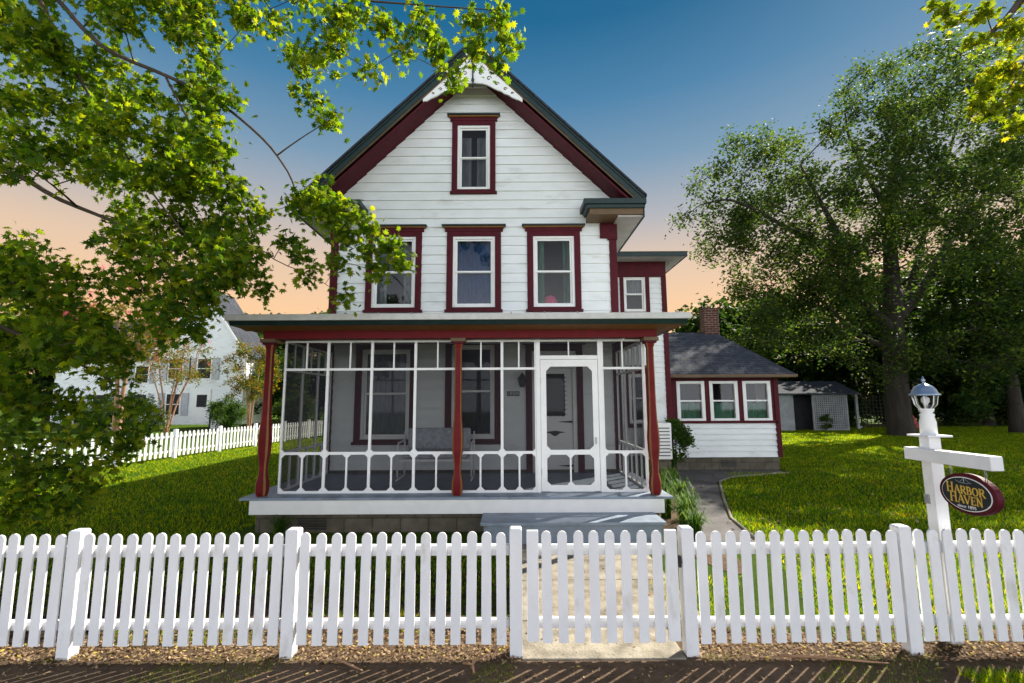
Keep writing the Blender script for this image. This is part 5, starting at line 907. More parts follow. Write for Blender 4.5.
BIG = [(8.65, 22.18, 10.81, 0.71, 0.5), (9.37, 24.7, 11.75, 0.79, 0.5), (10.09, 22.99, 11.75, 0.73, 0.5), (10.79, 25.16, 11.63, 0.8, 0.5), (10.06, 24.21, 13.43, 0.77, 0.5), (9.96, 22.07, 11.98, 0.7, 0.5), (11.06, 25.62, 14.86, 0.82, 0.5), (10.8, 25.71, 13.91, 0.82, 0.5), (11.15, 23.66, 13.83, 0.76, 0.5), (10.99, 22.73, 13.79, 0.73, 0.6), (11.76, 24.19, 15.56, 0.77, 0.6), (11.39, 23.82, 13.95, 0.76, 0.6), (13.34, 25.84, 16.15, 0.82, 0.6), (12.47, 24.09, 13.92, 0.77, 0.6), (10.85, 25.31, 10.17, 0.81, 0.6), (10.97, 22.12, 9.86, 0.71, 0.6), (10.44, 23.95, 10.53, 0.76, 0.6), (11.67, 25.65, 9.92, 0.82, 0.6), (11.53, 23.49, 9.56, 0.75, 0.6), (12.01, 25.84, 13.06, 0.82, 0.8), (12.97, 25.68, 13.36, 0.82, 0.8), (13.49, 25.31, 11.91, 0.81, 0.8), (13.05, 25.8, 12.23, 0.82, 0.8), (13.0, 23.57, 12.21, 0.75, 0.8), (11.83, 23.0, 11.26, 0.73, 0.8), (12.29, 22.92, 11.72, 0.73, 0.8), (11.95, 24.1, 7.54, 0.77, 0.7), (12.09, 24.52, 8.81, 0.78, 0.7), (11.43, 23.13, 7.62, 0.74, 0.7), (11.62, 23.07, 7.6, 0.74, 0.7), (13.57, 24.42, 16.0, 0.78, 0.6), (17.26, 28.12, 18.0, 0.9, 0.6), (13.05, 21.1, 13.23, 0.67, 0.6), (16.1, 25.32, 16.65, 0.81, 0.6), (15.66, 26.34, 16.91, 0.84, 0.6), (16.05, 26.9, 16.92, 0.86, 0.6), (17.93, 28.15, 15.87, 0.9, 0.9), (11.88, 20.46, 12.01, 0.65, 0.9), (12.44, 22.03, 11.6, 0.7, 0.9), (13.25, 20.64, 11.49, 0.66, 0.9), (11.68, 20.19, 10.6, 0.64, 0.9), (18.36, 28.47, 13.9, 0.91, 0.9), (15.0, 22.69, 13.0, 0.72, 0.9), (17.43, 25.83, 14.81, 0.82, 0.9), (14.01, 22.61, 12.64, 0.72, 0.9), (14.13, 24.62, 12.2, 0.79, 1.1), (12.15, 23.48, 10.03, 0.75, 1.1), (10.79, 21.3, 9.8, 0.68, 1.1), (13.96, 27.14, 12.62, 0.87, 1.1), (16.14, 27.06, 9.94, 0.86, 1.1), (12.51, 21.32, 8.86, 0.68, 1.1), (14.76, 23.18, 9.66, 0.74, 1.1), (11.55, 19.63, 9.23, 0.63, 1.1), (17.57, 28.42, 13.34, 0.91, 1.1), (14.1, 26.39, 9.17, 0.84, 1.1), (13.84, 23.47, 6.79, 0.75, 1.1), (12.97, 22.41, 6.27, 0.72, 1.1), (11.4, 22.36, 7.15, 0.71, 1.1), (14.6, 28.32, 7.47, 0.9, 1.1), (16.46, 27.02, 8.82, 0.86, 1.1), (11.65, 21.93, 5.71, 0.7, 1.1), (15.18, 26.09, 7.19, 0.83, 1.1), (10.77, 23.13, 4.62, 0.74, 0.6), (11.9, 23.91, 5.21, 0.76, 0.6), (15.0, 28.38, 5.98, 0.91, 0.9), (13.58, 25.06, 5.42, 0.8, 0.9), (16.42, 27.13, 5.2, 0.87, 0.9), (15.73, 27.19, 5.88, 0.87, 0.9), (12.2, 22.8, 4.25, 0.73, 0.9), (17.68, 27.45, 6.69, 0.88, 1), (14.87, 25.9, 6.99, 0.83, 1), (14.64, 24.05, 6.57, 0.77, 1), (15.2, 25.37, 6.93, 0.81, 1), (14.12, 20.82, 7.26, 0.66, 1), (16.05, 25.03, 6.47, 0.8, 1), (14.51, 22.39, 6.54, 0.71, 1), (15.41, 24.35, 7.03, 0.78, 1), (19.35, 26.14, 17.58, 0.83, 0.6), (20.23, 27.72, 19.28, 0.88, 0.6), (13.43, 20.59, 13.48, 0.66, 0.6), (17.33, 23.78, 16.27, 0.76, 0.6), (15.41, 21.21, 14.61, 0.68, 0.6), (14.67, 20.26, 14.46, 0.65, 0.6), (14.76, 19.57, 10.76, 0.62, 0.8), (16.04, 21.97, 12.6, 0.7, 0.8), (15.65, 23.39, 11.93, 0.75, 0.8), (15.79, 23.43, 13.67, 0.75, 0.8), (19.75, 25.72, 12.73, 0.82, 0.8), (19.77, 26.28, 13.4, 0.84, 0.8), (14.32, 19.59, 10.93, 0.63, 0.8), (18.29, 27.55, 14.45, 0.88, 0.8), (16.34, 23.27, 10.75, 0.74, 0.9), (13.28, 21.32, 9.94, 0.68, 0.9), (16.72, 25.27, 10.31, 0.81, 0.9), (18.11, 24.21, 9.99, 0.77, 0.9), (14.28, 21.59, 9.55, 0.69, 0.9), (14.92, 24.35, 10.02, 0.78, 0.9), (16.76, 25.45, 9.02, 0.81, 0.9), (14.38, 22.19, 9.68, 0.71, 0.9), (19.29, 24.28, 18.62, 0.78, 0.5), (19.95, 26.42, 20.38, 0.84, 0.5), (21.52, 26.14, 20.31, 0.83, 0.5), (18.24, 23.4, 17.44, 0.75, 0.5), (20.94, 27.34, 19.82, 0.87, 0.5), (22.86, 27.94, 15.77, 0.89, 0.7), (19.72, 23.07, 13.7, 0.74, 0.7), (16.17, 19.84, 12.35, 0.63, 0.7), (20.85, 27.16, 16.98, 0.87, 0.7), (18.96, 23.11, 15.05, 0.74, 0.7), (17.11, 21.76, 13.58, 0.69, 0.7), (18.06, 22.56, 13.17, 0.72, 0.7), (19.24, 23.48, 11.15, 0.75, 0.8), (19.78, 25.8, 12.91, 0.82, 0.8), (20.08, 24.98, 10.95, 0.8, 0.8), (18.86, 23.05, 10.28, 0.74, 0.8), (18.78, 25.15, 12.62, 0.8, 0.8), (20.76, 26.58, 12.76, 0.85, 0.8), (20.53, 24.71, 12.99, 0.79, 0.8), (19.21, 25.67, 7.51, 0.82, 0.8), (21.75, 28.38, 8.19, 0.91, 0.8), (17.13, 23.85, 7.29, 0.76, 0.8), (17.61, 22.55, 7.07, 0.72, 0.8), (15.56, 20.47, 8.54, 0.65, 0.8), (16.68, 23.8, 8.74, 0.76, 0.8), (16.51, 23.52, 8.75, 0.75, 0.8), (22.61, 26.91, 21.73, 0.86, 0.5), (23.46, 26.35, 20.9, 0.84, 0.5), (23.57, 27.53, 22.54, 0.88, 0.5), (26.22, 28.4, 23.72, 0.91, 0.5), (20.32, 22.12, 19.22, 0.71, 0.5), (25.2, 26.12, 17.86, 0.83, 0.7), (21.53, 24.6, 16.11, 0.79, 0.7), (22.15, 24.56, 15.62, 0.78, 0.7), (21.76, 24.49, 16.6, 0.78, 0.7), (18.46, 21.05, 13.75, 0.67, 0.7), (20.42, 23.17, 15.73, 0.74, 0.7), (17.76, 19.99, 14.4, 0.64, 0.7), (22.02, 24.05, 13.44, 0.77, 0.8), (23.33, 24.34, 13.18, 0.78, 0.8), (24.47, 24.14, 14.3, 0.77, 0.8), (20.51, 21.99, 12.28, 0.7, 0.8), (18.79, 20.55, 10.54, 0.66, 0.8), (23.39, 23.41, 13.57, 0.75, 0.8), (19.81, 21.17, 10.67, 0.68, 0.8), (19.25, 21.3, 12.65, 0.68, 0.8), (24.68, 26.62, 9.71, 0.85, 0.8), (18.82, 20.39, 10.38, 0.65, 0.8), (19.64, 21.53, 10.7, 0.69, 0.8), (19.23, 22.44, 9.5, 0.72, 0.8), (23.68, 25.5, 11.63, 0.81, 0.8), (20.84, 22.85, 8.99, 0.73, 0.8), (22.65, 24.04, 8.41, 0.77, 0.8), (23.67, 26.74, 9.11, 0.85, 0.8), (22.06, 24.77, 6.51, 0.79, 0.8), (18.63, 21.03, 6.58, 0.67, 0.8), (23.19, 26.32, 8.59, 0.84, 0.8), (22.6, 27.13, 8.25, 0.87, 0.8), (20.23, 19.89, 18.11, 0.63, 0.7), (26.87, 27.79, 24.02, 0.89, 0.7), (28.97, 28.32, 23.17, 0.9, 0.7), (26.68, 26.15, 23.38, 0.83, 0.7), (26.59, 25.52, 20.7, 0.81, 0.7), (20.71, 20.73, 18.31, 0.66, 0.7), (20.31, 20.74, 18.89, 0.66, 0.7), (29.34, 26.57, 19.17, 0.85, 0.8), (29.58, 28.45, 19.54, 0.91, 0.8), (27.26, 25.81, 19.33, 0.82, 0.8), (28.96, 25.79, 18.67, 0.82, 0.8), (26.29, 24.16, 17.34, 0.77, 0.8), (21.23, 20.41, 13.88, 0.65, 0.8), (29.52, 26.75, 20.48, 0.85, 0.8), (22.95, 22.44, 16.05, 0.72, 0.8), (29.36, 26.7, 14.16, 0.85, 0.8), (24.97, 23.24, 13.01, 0.74, 0.8), (27.84, 24.66, 13.82, 0.79, 0.8), (23.1, 22.11, 13.43, 0.71, 0.8), (25.02, 22.55, 13.27, 0.72, 0.8), (24.28, 21.89, 11.87, 0.7, 0.8), (28.25, 25.46, 16.19, 0.81, 0.8), (25.67, 23.34, 14.91, 0.74, 0.8), (27.66, 26.65, 11.27, 0.85, 0.8), (28.52, 27.84, 12.11, 0.89, 0.8), (23.5, 23.45, 11.08, 0.75, 0.8), (22.85, 21.01, 8.63, 0.67, 0.8), (20.49, 20.6, 8.46, 0.66, 0.8), (21.7, 21.73, 9.86, 0.69, 0.8), (21.26, 19.6, 7.02, 0.63, 0.9), (26.8, 25.88, 8.15, 0.83, 0.9), (21.79, 19.93, 7.65, 0.64, 0.9), (24.39, 23.75, 8.43, 0.76, 0.9), (21.19, 20.69, 6.18, 0.66, 0.9), (28.95, 28.18, 9.13, 0.9, 0.9), (23.47, 21.22, 6.65, 0.68, 0.9), (26.47, 24.28, 7.07, 0.77, 0.9), (30.68, 25.17, 18.96, 0.8, 1), (30.24, 24.11, 16.26, 0.77, 1), (24.36, 20.11, 14.5, 0.64, 1), (27.52, 23.3, 17.95, 0.74, 1), (27.59, 23.02, 17.53, 0.73, 1), (22.65, 19.76, 14.02, 0.63, 1), (25.63, 21.82, 14.27, 0.7, 1), (26.5, 22.72, 15.97, 0.73, 1), (32.06, 28.11, 14.2, 0.9, 1), (25.63, 22.53, 10.56, 0.72, 1), (29.77, 24.76, 11.22, 0.79, 1), (24.22, 21.13, 10.57, 0.67, 1), (28.66, 24.01, 10.82, 0.77, 1), (28.5, 24.58, 9.87, 0.78, 1), (22.63, 19.86, 8.85, 0.63, 1), (26.7, 22.77, 12.12, 0.73, 1), (24.86, 21.48, 7.58, 0.69, 1), (28.91, 24.95, 6.92, 0.8, 1), (23.02, 20.43, 7.51, 0.65, 1), (26.81, 22.91, 8.23, 0.73, 1), (23.68, 21.3, 6.82, 0.68, 1), (28.75, 25.94, 7.03, 0.83, 1), (32.69, 27.52, 8.65, 0.88, 1), (33.56, 28.32, 9.95, 0.9, 1), (19.71, 27.59, 4.9, 0.88, 0.8), (20.01, 28.02, 5.15, 0.89, 0.8), (18.39, 27.66, 4.58, 0.88, 0.8), (14.2, 21.44, 4.83, 0.68, 0.8), (15.75, 22.34, 5.83, 0.71, 0.8), (13.7, 21.79, 4.66, 0.7, 0.8), (18.87, 22.35, 4.26, 0.71, 0.7), (16.33, 22.04, 3.59, 0.7, 0.7), (18.07, 21.69, 3.75, 0.69, 0.7), (17.1, 21.56, 3.21, 0.69, 0.7), (18.17, 22.23, 4.78, 0.71, 0.7), (22.62, 24.54, 3.57, 0.78, 0.9), (19.43, 22.18, 3.8, 0.71, 0.9), (25.11, 26.28, 6.14, 0.84, 0.9), (20.13, 21.75, 4.63, 0.69, 0.9), (25.99, 28.22, 4.41, 0.9, 0.9), (23.85, 24.52, 5.42, 0.78, 0.9), (21.47, 20.01, 3.57, 0.64, 0.9), (23.75, 22.09, 4.72, 0.71, 0.9), (29.85, 27.8, 5.23, 0.89, 0.9), (20.84, 20.46, 3.23, 0.65, 0.9), (24.44, 22.61, 4.91, 0.72, 0.9), (22.22, 21.76, 5.14, 0.69, 0.9), (25.95, 19.72, 17.36, 0.63, 0.8), (27.68, 21.03, 19.92, 0.67, 0.8), (28.27, 22.35, 19.83, 0.71, 0.8), (27.8, 22.51, 20.76, 0.72, 0.8), (33.38, 26.51, 22.41, 0.85, 0.8), (28.96, 23.84, 20.97, 0.76, 0.8), (35.27, 27.13, 23.7, 0.87, 0.8), (29.75, 24.14, 21.67, 0.77, 0.8), (26.46, 22.75, 20.81, 0.73, 0.7), (27.64, 24.4, 21.32, 0.78, 0.7), (25.77, 23.56, 20.63, 0.75, 0.7), (22.98, 21.18, 18.66, 0.68, 0.7), (31.62, 27.3, 23.82, 0.87, 0.7), (25.24, 21.84, 18.32, 0.7, 0.7), (10.83, 25.36, 9.65, 0.81, 0.4), (11.04, 25.92, 10.41, 0.83, 0.4), (27.37, 22.93, 7.5, 0.8, 1), (32.29, 23.87, 16.42, 0.8, 1), (32.57, 30.99, 15.48, 0.8, 1), (33.13, 25.13, 7.13, 0.8, 1), (33.24, 19.18, 7.2, 0.8, 1), (32.81, 21.65, 15.27, 0.8, 1), (27.2, 20.74, 16.02, 0.8, 1), (27.26, 24.64, 19.12, 0.8, 1), (28.5, 27.16, 16.41, 0.8, 1), (31.34, 27.96, 15.77, 0.8, 1), (27.1, 20.49, 13.51, 0.8, 1), (33.79, 20.82, 14.22, 0.8, 1), (27.9, 29.01, 12.23, 0.8, 1), (30.65, 26.7, 7.91, 0.8, 1), (32.1, 28.4, 18.03, 0.8, 1), (28.97, 21.05, 8.31, 0.8, 1), (33.3, 23.69, 11.46, 0.8, 1), (30.64, 27.08, 10.45, 0.8, 1), (29.35, 27.96, 16.87, 0.8, 1), (29.07, 18.96, 18.99, 0.8, 1), (32.11, 25.72, 11.67, 0.8, 1), (33.71, 23.6, 9.03, 0.8, 1), (27.7, 22.56, 14.41, 0.8, 1), (29.55, 30.31, 15.1, 0.8, 1), (30.21, 26.58, 14.42, 0.8, 1), (31.32, 24.44, 13.32, 0.8, 1), (30.44, 28.81, 8.69, 0.8, 1), (32.5, 21.88, 17.88, 0.8, 1), (27.51, 24.3, 12.2, 0.8, 1), (31.98, 20.63, 9.67, 0.8, 1), (27.93, 25.3, 14.07, 0.8, 1), (27.0, 20.31, 8.79, 0.8, 1), (33.7, 23.92, 13.92, 0.8, 1), (29.03, 26.58, 17.38, 0.8, 1), (31.7, 18.02, 12.15, 0.8, 1), (30.42, 18.58, 17.06, 0.8, 1), (29.23, 21.81, 14.75, 0.8, 1), (31.09, 24.45, 18.03, 0.8, 1), (30.63, 22.46, 6.9, 0.8, 1), (30.87, 22.73, 13.51, 0.8, 1), (29.43, 18.09, 6.53, 0.8, 1), (28.11, 19.22, 17.92, 0.8, 1), (31.07, 21.1, 15.95, 0.8, 1), (31.44, 18.81, 16.52, 0.8, 1), (28.6, 30.97, 7.99, 0.8, 1), (16.34, 19.09, 11.16, 0.65, 0.8), (15.81, 16.95, 12.99, 0.58, 0.8), (12.86, 16.67, 10.28, 0.57, 0.8), (19.2, 19.3, 13.81, 0.66, 0.8), (16.62, 19.43, 14.78, 0.66, 0.8), (14.55, 16.87, 9.92, 0.57, 0.8), (15.39, 16.79, 9.27, 0.57, 0.8), (16.93, 19.13, 14.26, 0.65, 0.8), (17.1, 19.04, 14.75, 0.65, 0.8), (16.61, 17.61, 11.31, 0.6, 0.8), (17.48, 19.08, 12.88, 0.65, 0.8), (19.02, 18.44, 16.08, 0.63, 0.8), (17.75, 18.62, 12.05, 0.63, 0.8), (18.38, 17.24, 14.11, 0.59, 0.8), (18.69, 19.09, 14.74, 0.65, 0.8), (20.05, 17.7, 12.97, 0.6, 0.8), (18.45, 17.66, 11.14, 0.6, 0.8), (20.8, 18.05, 13.78, 0.61, 0.8), (18.65, 16.58, 13.94, 0.56, 0.8), (21.35, 19.47, 16.42, 0.66, 0.8), (17.38, 16.72, 13.91, 0.57, 0.8), (18.53, 18.65, 14.61, 0.63, 0.8), (12.84, 18.71, 10.09, 0.64, 0.8), (14.08, 19.33, 7.47, 0.66, 0.8), (13.34, 18.87, 8.15, 0.64, 0.8), (13.53, 18.57, 10.36, 0.63, 0.8), (17.12, 19.52, 9.78, 0.66, 0.8), (14.77, 19.46, 8.53, 0.66, 0.8), (19.38, 16.85, 10.95, 0.57, 0.8), (18.95, 17.49, 11.27, 0.6, 0.8), (18.94, 18.6, 10.92, 0.63, 0.8), (18.23, 16.44, 11.36, 0.56, 0.8), (18.22, 18.63, 11.11, 0.63, 0.8), (15.93, 16.13, 9.92, 0.55, 0.8), (20.74, 18.34, 11.85, 0.62, 0.8), (17.1, 16.5, 7.41, 0.56, 0.8), (20.18, 19.73, 10.71, 0.67, 0.8), (21.52, 19.02, 11.91, 0.65, 0.8), (16.77, 16.65, 8.03, 0.57, 0.8), (22.37, 19.04, 12.01, 0.65, 0.8), (19.0, 16.05, 7.86, 0.55, 0.8), (16.36, 16.24, 9.59, 0.55, 0.8), (17.94, 18.5, 8.81, 0.63, 0.8), (17.88, 17.42, 7.48, 0.59, 0.8), (15.55, 17.23, 11.57, 0.59, 0.8), (15.35, 17.76, 11.02, 0.6, 0.8), (15.64, 18.63, 12.24, 0.63, 0.8), (16.3, 18.04, 12.58, 0.61, 0.8), (15.89, 18.74, 13.85, 0.64, 0.8), (14.22, 18.22, 12.2, 0.62, 0.8), (16.36, 17.01, 10.63, 0.58, 0.8), (16.34, 19.38, 10.5, 0.66, 0.8), (16.2, 19.3, 10.61, 0.66, 0.8), (16.17, 18.37, 8.98, 0.63, 0.8), (16.48, 17.62, 12.19, 0.6, 0.8), (15.14, 17.67, 12.45, 0.6, 0.8), (18.81, 17.46, 8.51, 0.59, 0.8), (14.91, 16.19, 6.66, 0.55, 0.8), (15.65, 16.73, 8.56, 0.57, 0.8), (16.89, 16.04, 9.55, 0.55, 0.8), (15.98, 16.47, 6.87, 0.56, 0.8), (18.58, 18.54, 9.96, 0.63, 0.8), (15.01, 16.74, 10.28, 0.57, 0.8), (18.07, 17.69, 8.76, 0.6, 0.8), (18.55, 18.24, 9.28, 0.62, 0.8), (19.81, 18.43, 11.16, 0.63, 0.8), (15.46, 17.94, 10.1, 0.61, 0.8), (13.97, 15.59, 8.82, 0.53, 0.8), (13.74, 18.92, 6.74, 0.64, 0.8), (14.27, 19.15, 6.18, 0.65, 0.8), (12.88, 18.45, 8.39, 0.63, 0.8), (14.03, 18.53, 7.97, 0.63, 0.8), (14.62, 19.78, 6.39, 0.67, 0.8), (13.72, 19.2, 8.14, 0.65, 0.8), (13.59, 18.84, 6.64, 0.64, 0.8), (13.84, 19.86, 7.86, 0.68, 0.8), (14.19, 18.47, 6.74, 0.63, 0.8), (14.54, 19.91, 8.71, 0.68, 0.8), (12.43, 22.17, 8.74, 0.75, 0.8), (15.96, 24.53, 10.46, 0.84, 0.8), (15.27, 24.77, 10.2, 0.84, 0.8), (13.72, 22.04, 8.53, 0.75, 0.8), (16.19, 23.84, 9.39, 0.81, 0.8), (17.19, 24.42, 9.91, 0.83, 0.8), (15.15, 22.54, 10.74, 0.77, 0.8), (14.62, 23.19, 8.56, 0.79, 0.8), (14.46, 22.28, 7.43, 0.76, 0.8), (13.61, 23.51, 10.25, 0.8, 0.8), (15.57, 23.75, 8.66, 0.81, 0.8), (16.02, 24.86, 8.14, 0.85, 0.8), (13.22, 23.46, 8.15, 0.8, 0.8), (16.7, 24.01, 10.19, 0.82, 0.8), (15.78, 22.59, 7.46, 0.77, 0.8), (15.43, 23.3, 7.49, 0.79, 0.8), (18.78, 24.06, 7.99, 0.82, 0.8), (17.37, 23.14, 5.43, 0.79, 0.8), (14.93, 20.86, 6.32, 0.71, 0.8), (17.99, 23.53, 7.04, 0.8, 0.8), (14.83, 22.19, 7.25, 0.76, 0.8), (14.38, 22.67, 7.43, 0.77, 0.8), (17.14, 23.56, 7.97, 0.8, 0.8), (16.01, 24.4, 8.18, 0.83, 0.8), (18.02, 23.05, 5.78, 0.78, 0.8), (14.39, 20.48, 4.98, 0.7, 0.8), (16.8, 23.56, 4.98, 0.8, 0.8), (15.14, 20.54, 6.76, 0.7, 0.8), (12.82, 23.55, 5.61, 0.8, 0.8), (12.82, 22.92, 5.0, 0.78, 0.8), (11.44, 20.37, 4.6, 0.69, 0.8), (11.26, 20.21, 6.03, 0.69, 0.8), (12.29, 23.06, 6.11, 0.79, 0.8), (12.73, 23.92, 5.36, 0.81, 0.8), (14.43, 24.8, 6.5, 0.84, 0.8), (11.72, 20.89, 5.61, 0.71, 0.8), (12.53, 21.87, 6.61, 0.74, 0.8), (13.15, 23.27, 7.12, 0.79, 0.8), (14.72, 23.14, 6.7, 0.79, 0.8), (12.9, 23.2, 6.89, 0.79, 0.8), (17.63, 22.94, 11.44, 0.78, 0.8), (19.85, 24.28, 11.53, 0.83, 0.8), (17.91, 21.51, 9.37, 0.73, 0.8), (21.01, 24.91, 10.56, 0.85, 0.8), (18.73, 23.78, 10.44, 0.81, 0.8), (19.91, 21.81, 9.29, 0.74, 0.8), (18.95, 20.82, 10.1, 0.71, 0.8), (19.0, 24.55, 9.74, 0.84, 0.8), (17.27, 20.7, 8.66, 0.7, 0.8), (18.67, 21.94, 10.42, 0.75, 0.8), (16.46, 22.48, 9.02, 0.77, 0.8), (20.0, 22.86, 10.27, 0.78, 0.8), (17.92, 21.04, 10.05, 0.72, 0.8), (21.54, 25.35, 12.04, 0.86, 0.8), (11.51, 23.0, 11.14, 0.78, 0.8), (12.22, 23.33, 9.74, 0.79, 0.8), (10.62, 22.68, 9.8, 0.77, 0.8), (11.79, 23.66, 11.0, 0.81, 0.8), (10.7, 23.51, 11.3, 0.8, 0.8), (11.3, 24.46, 10.55, 0.83, 0.8), (11.81, 22.76, 10.91, 0.77, 0.8), (11.39, 22.51, 10.52, 0.77, 0.8), (12.21, 23.72, 15.79, 0.81, 0.8), (13.82, 22.47, 12.72, 0.76, 0.8), (12.53, 24.38, 13.27, 0.83, 0.8), (13.82, 24.56, 15.53, 0.84, 0.8), (13.5, 24.37, 14.76, 0.83, 0.8), (13.47, 23.36, 14.52, 0.8, 0.8), (13.71, 22.91, 14.72, 0.78, 0.8), (14.34, 24.99, 16.55, 0.85, 0.8), (21.64, 24.83, 20.98, 0.85, 0.8), (20.43, 24.31, 17.85, 0.83, 0.8), (17.98, 23.22, 18.34, 0.79, 0.8), (19.74, 23.47, 17.08, 0.8, 0.8), (21.05, 24.04, 17.97, 0.82, 0.8), (18.35, 22.6, 18.91, 0.77, 0.8), (18.24, 23.1, 17.03, 0.79, 0.8), (22.04, 25.59, 20.72, 0.87, 0.8), (22.08, 22.52, 17.23, 0.77, 0.8), (23.24, 23.46, 17.91, 0.8, 0.8), (21.75, 23.24, 18.96, 0.79, 0.8), (20.77, 22.32, 16.68, 0.76, 0.8), (22.03, 24.29, 18.69, 0.83, 0.8), (21.43, 22.43, 16.52, 0.76, 0.8), (23.07, 23.76, 18.96, 0.81, 0.8), (22.98, 23.14, 19.41, 0.79, 0.8)]
blimbs = [([(19.6, 24, -0.3), (19.55, 24, 0.35), (19.5, 24, 1.2), (19.61, 24, 4.84), (19.88, 24, 7.47)], 0.68, 0.42), ([(19.83, 24, 6.94), (20.26, 24.3, 10.27), (20.92, 24.6, 13.22), (22.2, 25, 16.37), (23.79, 25, 19.42)], 0.42, 0.05), ([(19.66, 24, 5.36), (17.84, 23.5, 6.84), (16.85, 23, 9.31), (15.75, 22.6, 11.26), (14.49, 22.3, 13.5)], 0.34, 0.05), ([(16.85, 23, 9.31), (14.32, 22.5, 9.93), (12.55, 22.3, 10.89), (10.87, 22.3, 11.68), (9.4, 22.4, 11.47)], 0.16, 0.03), ([(19.82, 24, 5.88), (21.58, 24, 7.73), (23.18, 24, 10.15), (25.85, 24.5, 12.57), (29.17, 25, 14.84)], 0.34, 0.05), ([(19.55, 24, 4.32), (17.93, 24, 5.11), (16.03, 24, 6.96), (14.58, 24, 8.3)], 0.2, 0.04), ([(20.49, 24.3, 11.39), (19.29, 24, 13.51), (18.43, 24, 15.81), (18.32, 24, 17.56)], 0.18, 0.03), ([(20.39, 24, 6.4), (22.26, 25, 9.37), (24.18, 26, 12.64), (25.78, 26, 16.31), (27.13, 26, 20.11)], 0.22, 0.04), ([(23.12, 24, 9.61), (25.6, 24, 8.51), (28.22, 24, 8.5), (30, 22, 10)], 0.16, 0.04)]
make_tree('shade_tree', 'huge spreading shade tree with a thick forked trunk behind the right lawn', 'tree', (19.6,24,0), blimbs, BIG, M['oakleaf'], 'quad', .18, 9, 28, .28, M['bark'], droop=.6, down=.25, r_tip=.02, twr=.012, squash=.6, r_gain=.004)

def small_tree(name, label, x, y, h, r, nst, leaf, bark_, n=46, lsize=.11, blossom=0, group=None, gap=.09, kind='oval', spread=.35, stem_r=.05, low=.38):
    lm = []
    for k in range(nst):
        a = 2*math.pi*k/nst+random.random(); e = r*spread*random.uniform(.7,1.3) if nst > 1 else r*.1
        lm.append(([(x+.05*math.cos(a),y+.05*math.sin(a),-.05),(x+e*.4*math.cos(a),y+e*.4*math.sin(a),h*.3),(x+e*math.cos(a),y+e*math.sin(a),h*.62),(x+e*1.3*math.cos(a),y+e*1.3*math.sin(a),h*.9)], stem_r, .012))
    cl = []
    while len(cl) < n:
        v = rng.uniform(-1,1,3); 
        if np.linalg.norm(v) > 1 or np.linalg.norm(v) < .35: continue
        cl.append((x+v[0]*r, y+v[1]*r, h*low+(h*(1-low))*(v[2]*.5+.5), r*.27))
    ex = None
    if blossom:
        Pb = []
        for _ in range(blossom):
            c = cl[random.randrange(len(cl))]
            if c[2] < h*.55: continue
            Pb.append(np.array(c[:3])+np.array([0,0,r*.2])+rng.normal(size=(22,3))*np.array([.08,.08,.14]))
        if Pb: ex = ('blossom', np.concatenate(Pb), .07, M['blossom'])
    return make_tree(name, label, 'tree', (x,y,0), lm, cl, leaf, kind, lsize, 6, 14, gap, bark_, group, r_tip=.006, twr=.004, extra=ex)
small_tree('crepe_myrtle', 'tall crepe myrtle with pink blossoms and one pale trunk, left behind the side fence', -16.6, 20.0, 7.4, 2.3, 2, M['myrtleleaf'], M['myrtlebark'], 64, .12, 60, stem_r=.13, spread=.15, low=.42)
small_tree('crepe_myrtle', 'vase-shaped crepe myrtle of many thin bare stems in front of the neighbour house', -19.6, 27.0, 6.2, 2.0, 9, M['myrtleleaf'], M['myrtlebark'], 52, .11, 26, stem_r=.05, spread=.55, low=.42)
small_tree('crepe_myrtle', 'small amber-leaved crepe myrtle just left of the porch', -15.2, 27.5, 5.4, 1.5, 3, M['myrtleleaf'], M['myrtlebark'], 60, .12, 0, stem_r=.07, spread=.25, low=.34)
def shrub(label, x, y, r, h, n=26, leaf='shrubleaf', ls=.07, name='shrub'):
    lm = [([(x,y,-.05),(x+random.uniform(-.1,.1),y,h*.3),(x+random.uniform(-.2,.2)*r,y,h*.6)], .03, .01)]
    cl = []
    while len(cl) < n:
        v = rng.uniform(-1,1,3)
        if np.linalg.norm(v) > 1: continue
        cl.append((x+v[0]*r*.8, y+v[1]*r*.8, h*.12+h*.8*(v[2]*.5+.5), r*.32))
    return make_tree(name, label, 'shrub', (x,y,0), lm, cl, M[leaf], 'oval', ls, 7, 16, r*.09, M['twigbark'], r_tip=.004, twr=.003)
shrub('rounded dark green bush at the corner beside the sun room windows', 3.98, 11.75, .48, 1.55, 34)
shrub('large dark bush under the pink-blossomed myrtle', -18.2, 22.5, 1.7, 2.2, 60, 'darkleaf', .12)
shrub('bushy green shrub against the left half of the neighbour house', -26.0, 30.5, 1.5, 2.3, 46, 'shrubleaf', .12)
shrub('leafy green shrub by the neighbour house door', -18.9, 31.5, 1.3, 2.3, 46, 'shrubleaf', .12)
shrub('dark bush seen through the left porch screen', -12.6, 27.5, 1.3, 2.6, 50, 'darkleaf', .12)
shrub('small leafy plant growing against the shed lattice', 18.2, 27.6, .45, 1.0, 14)
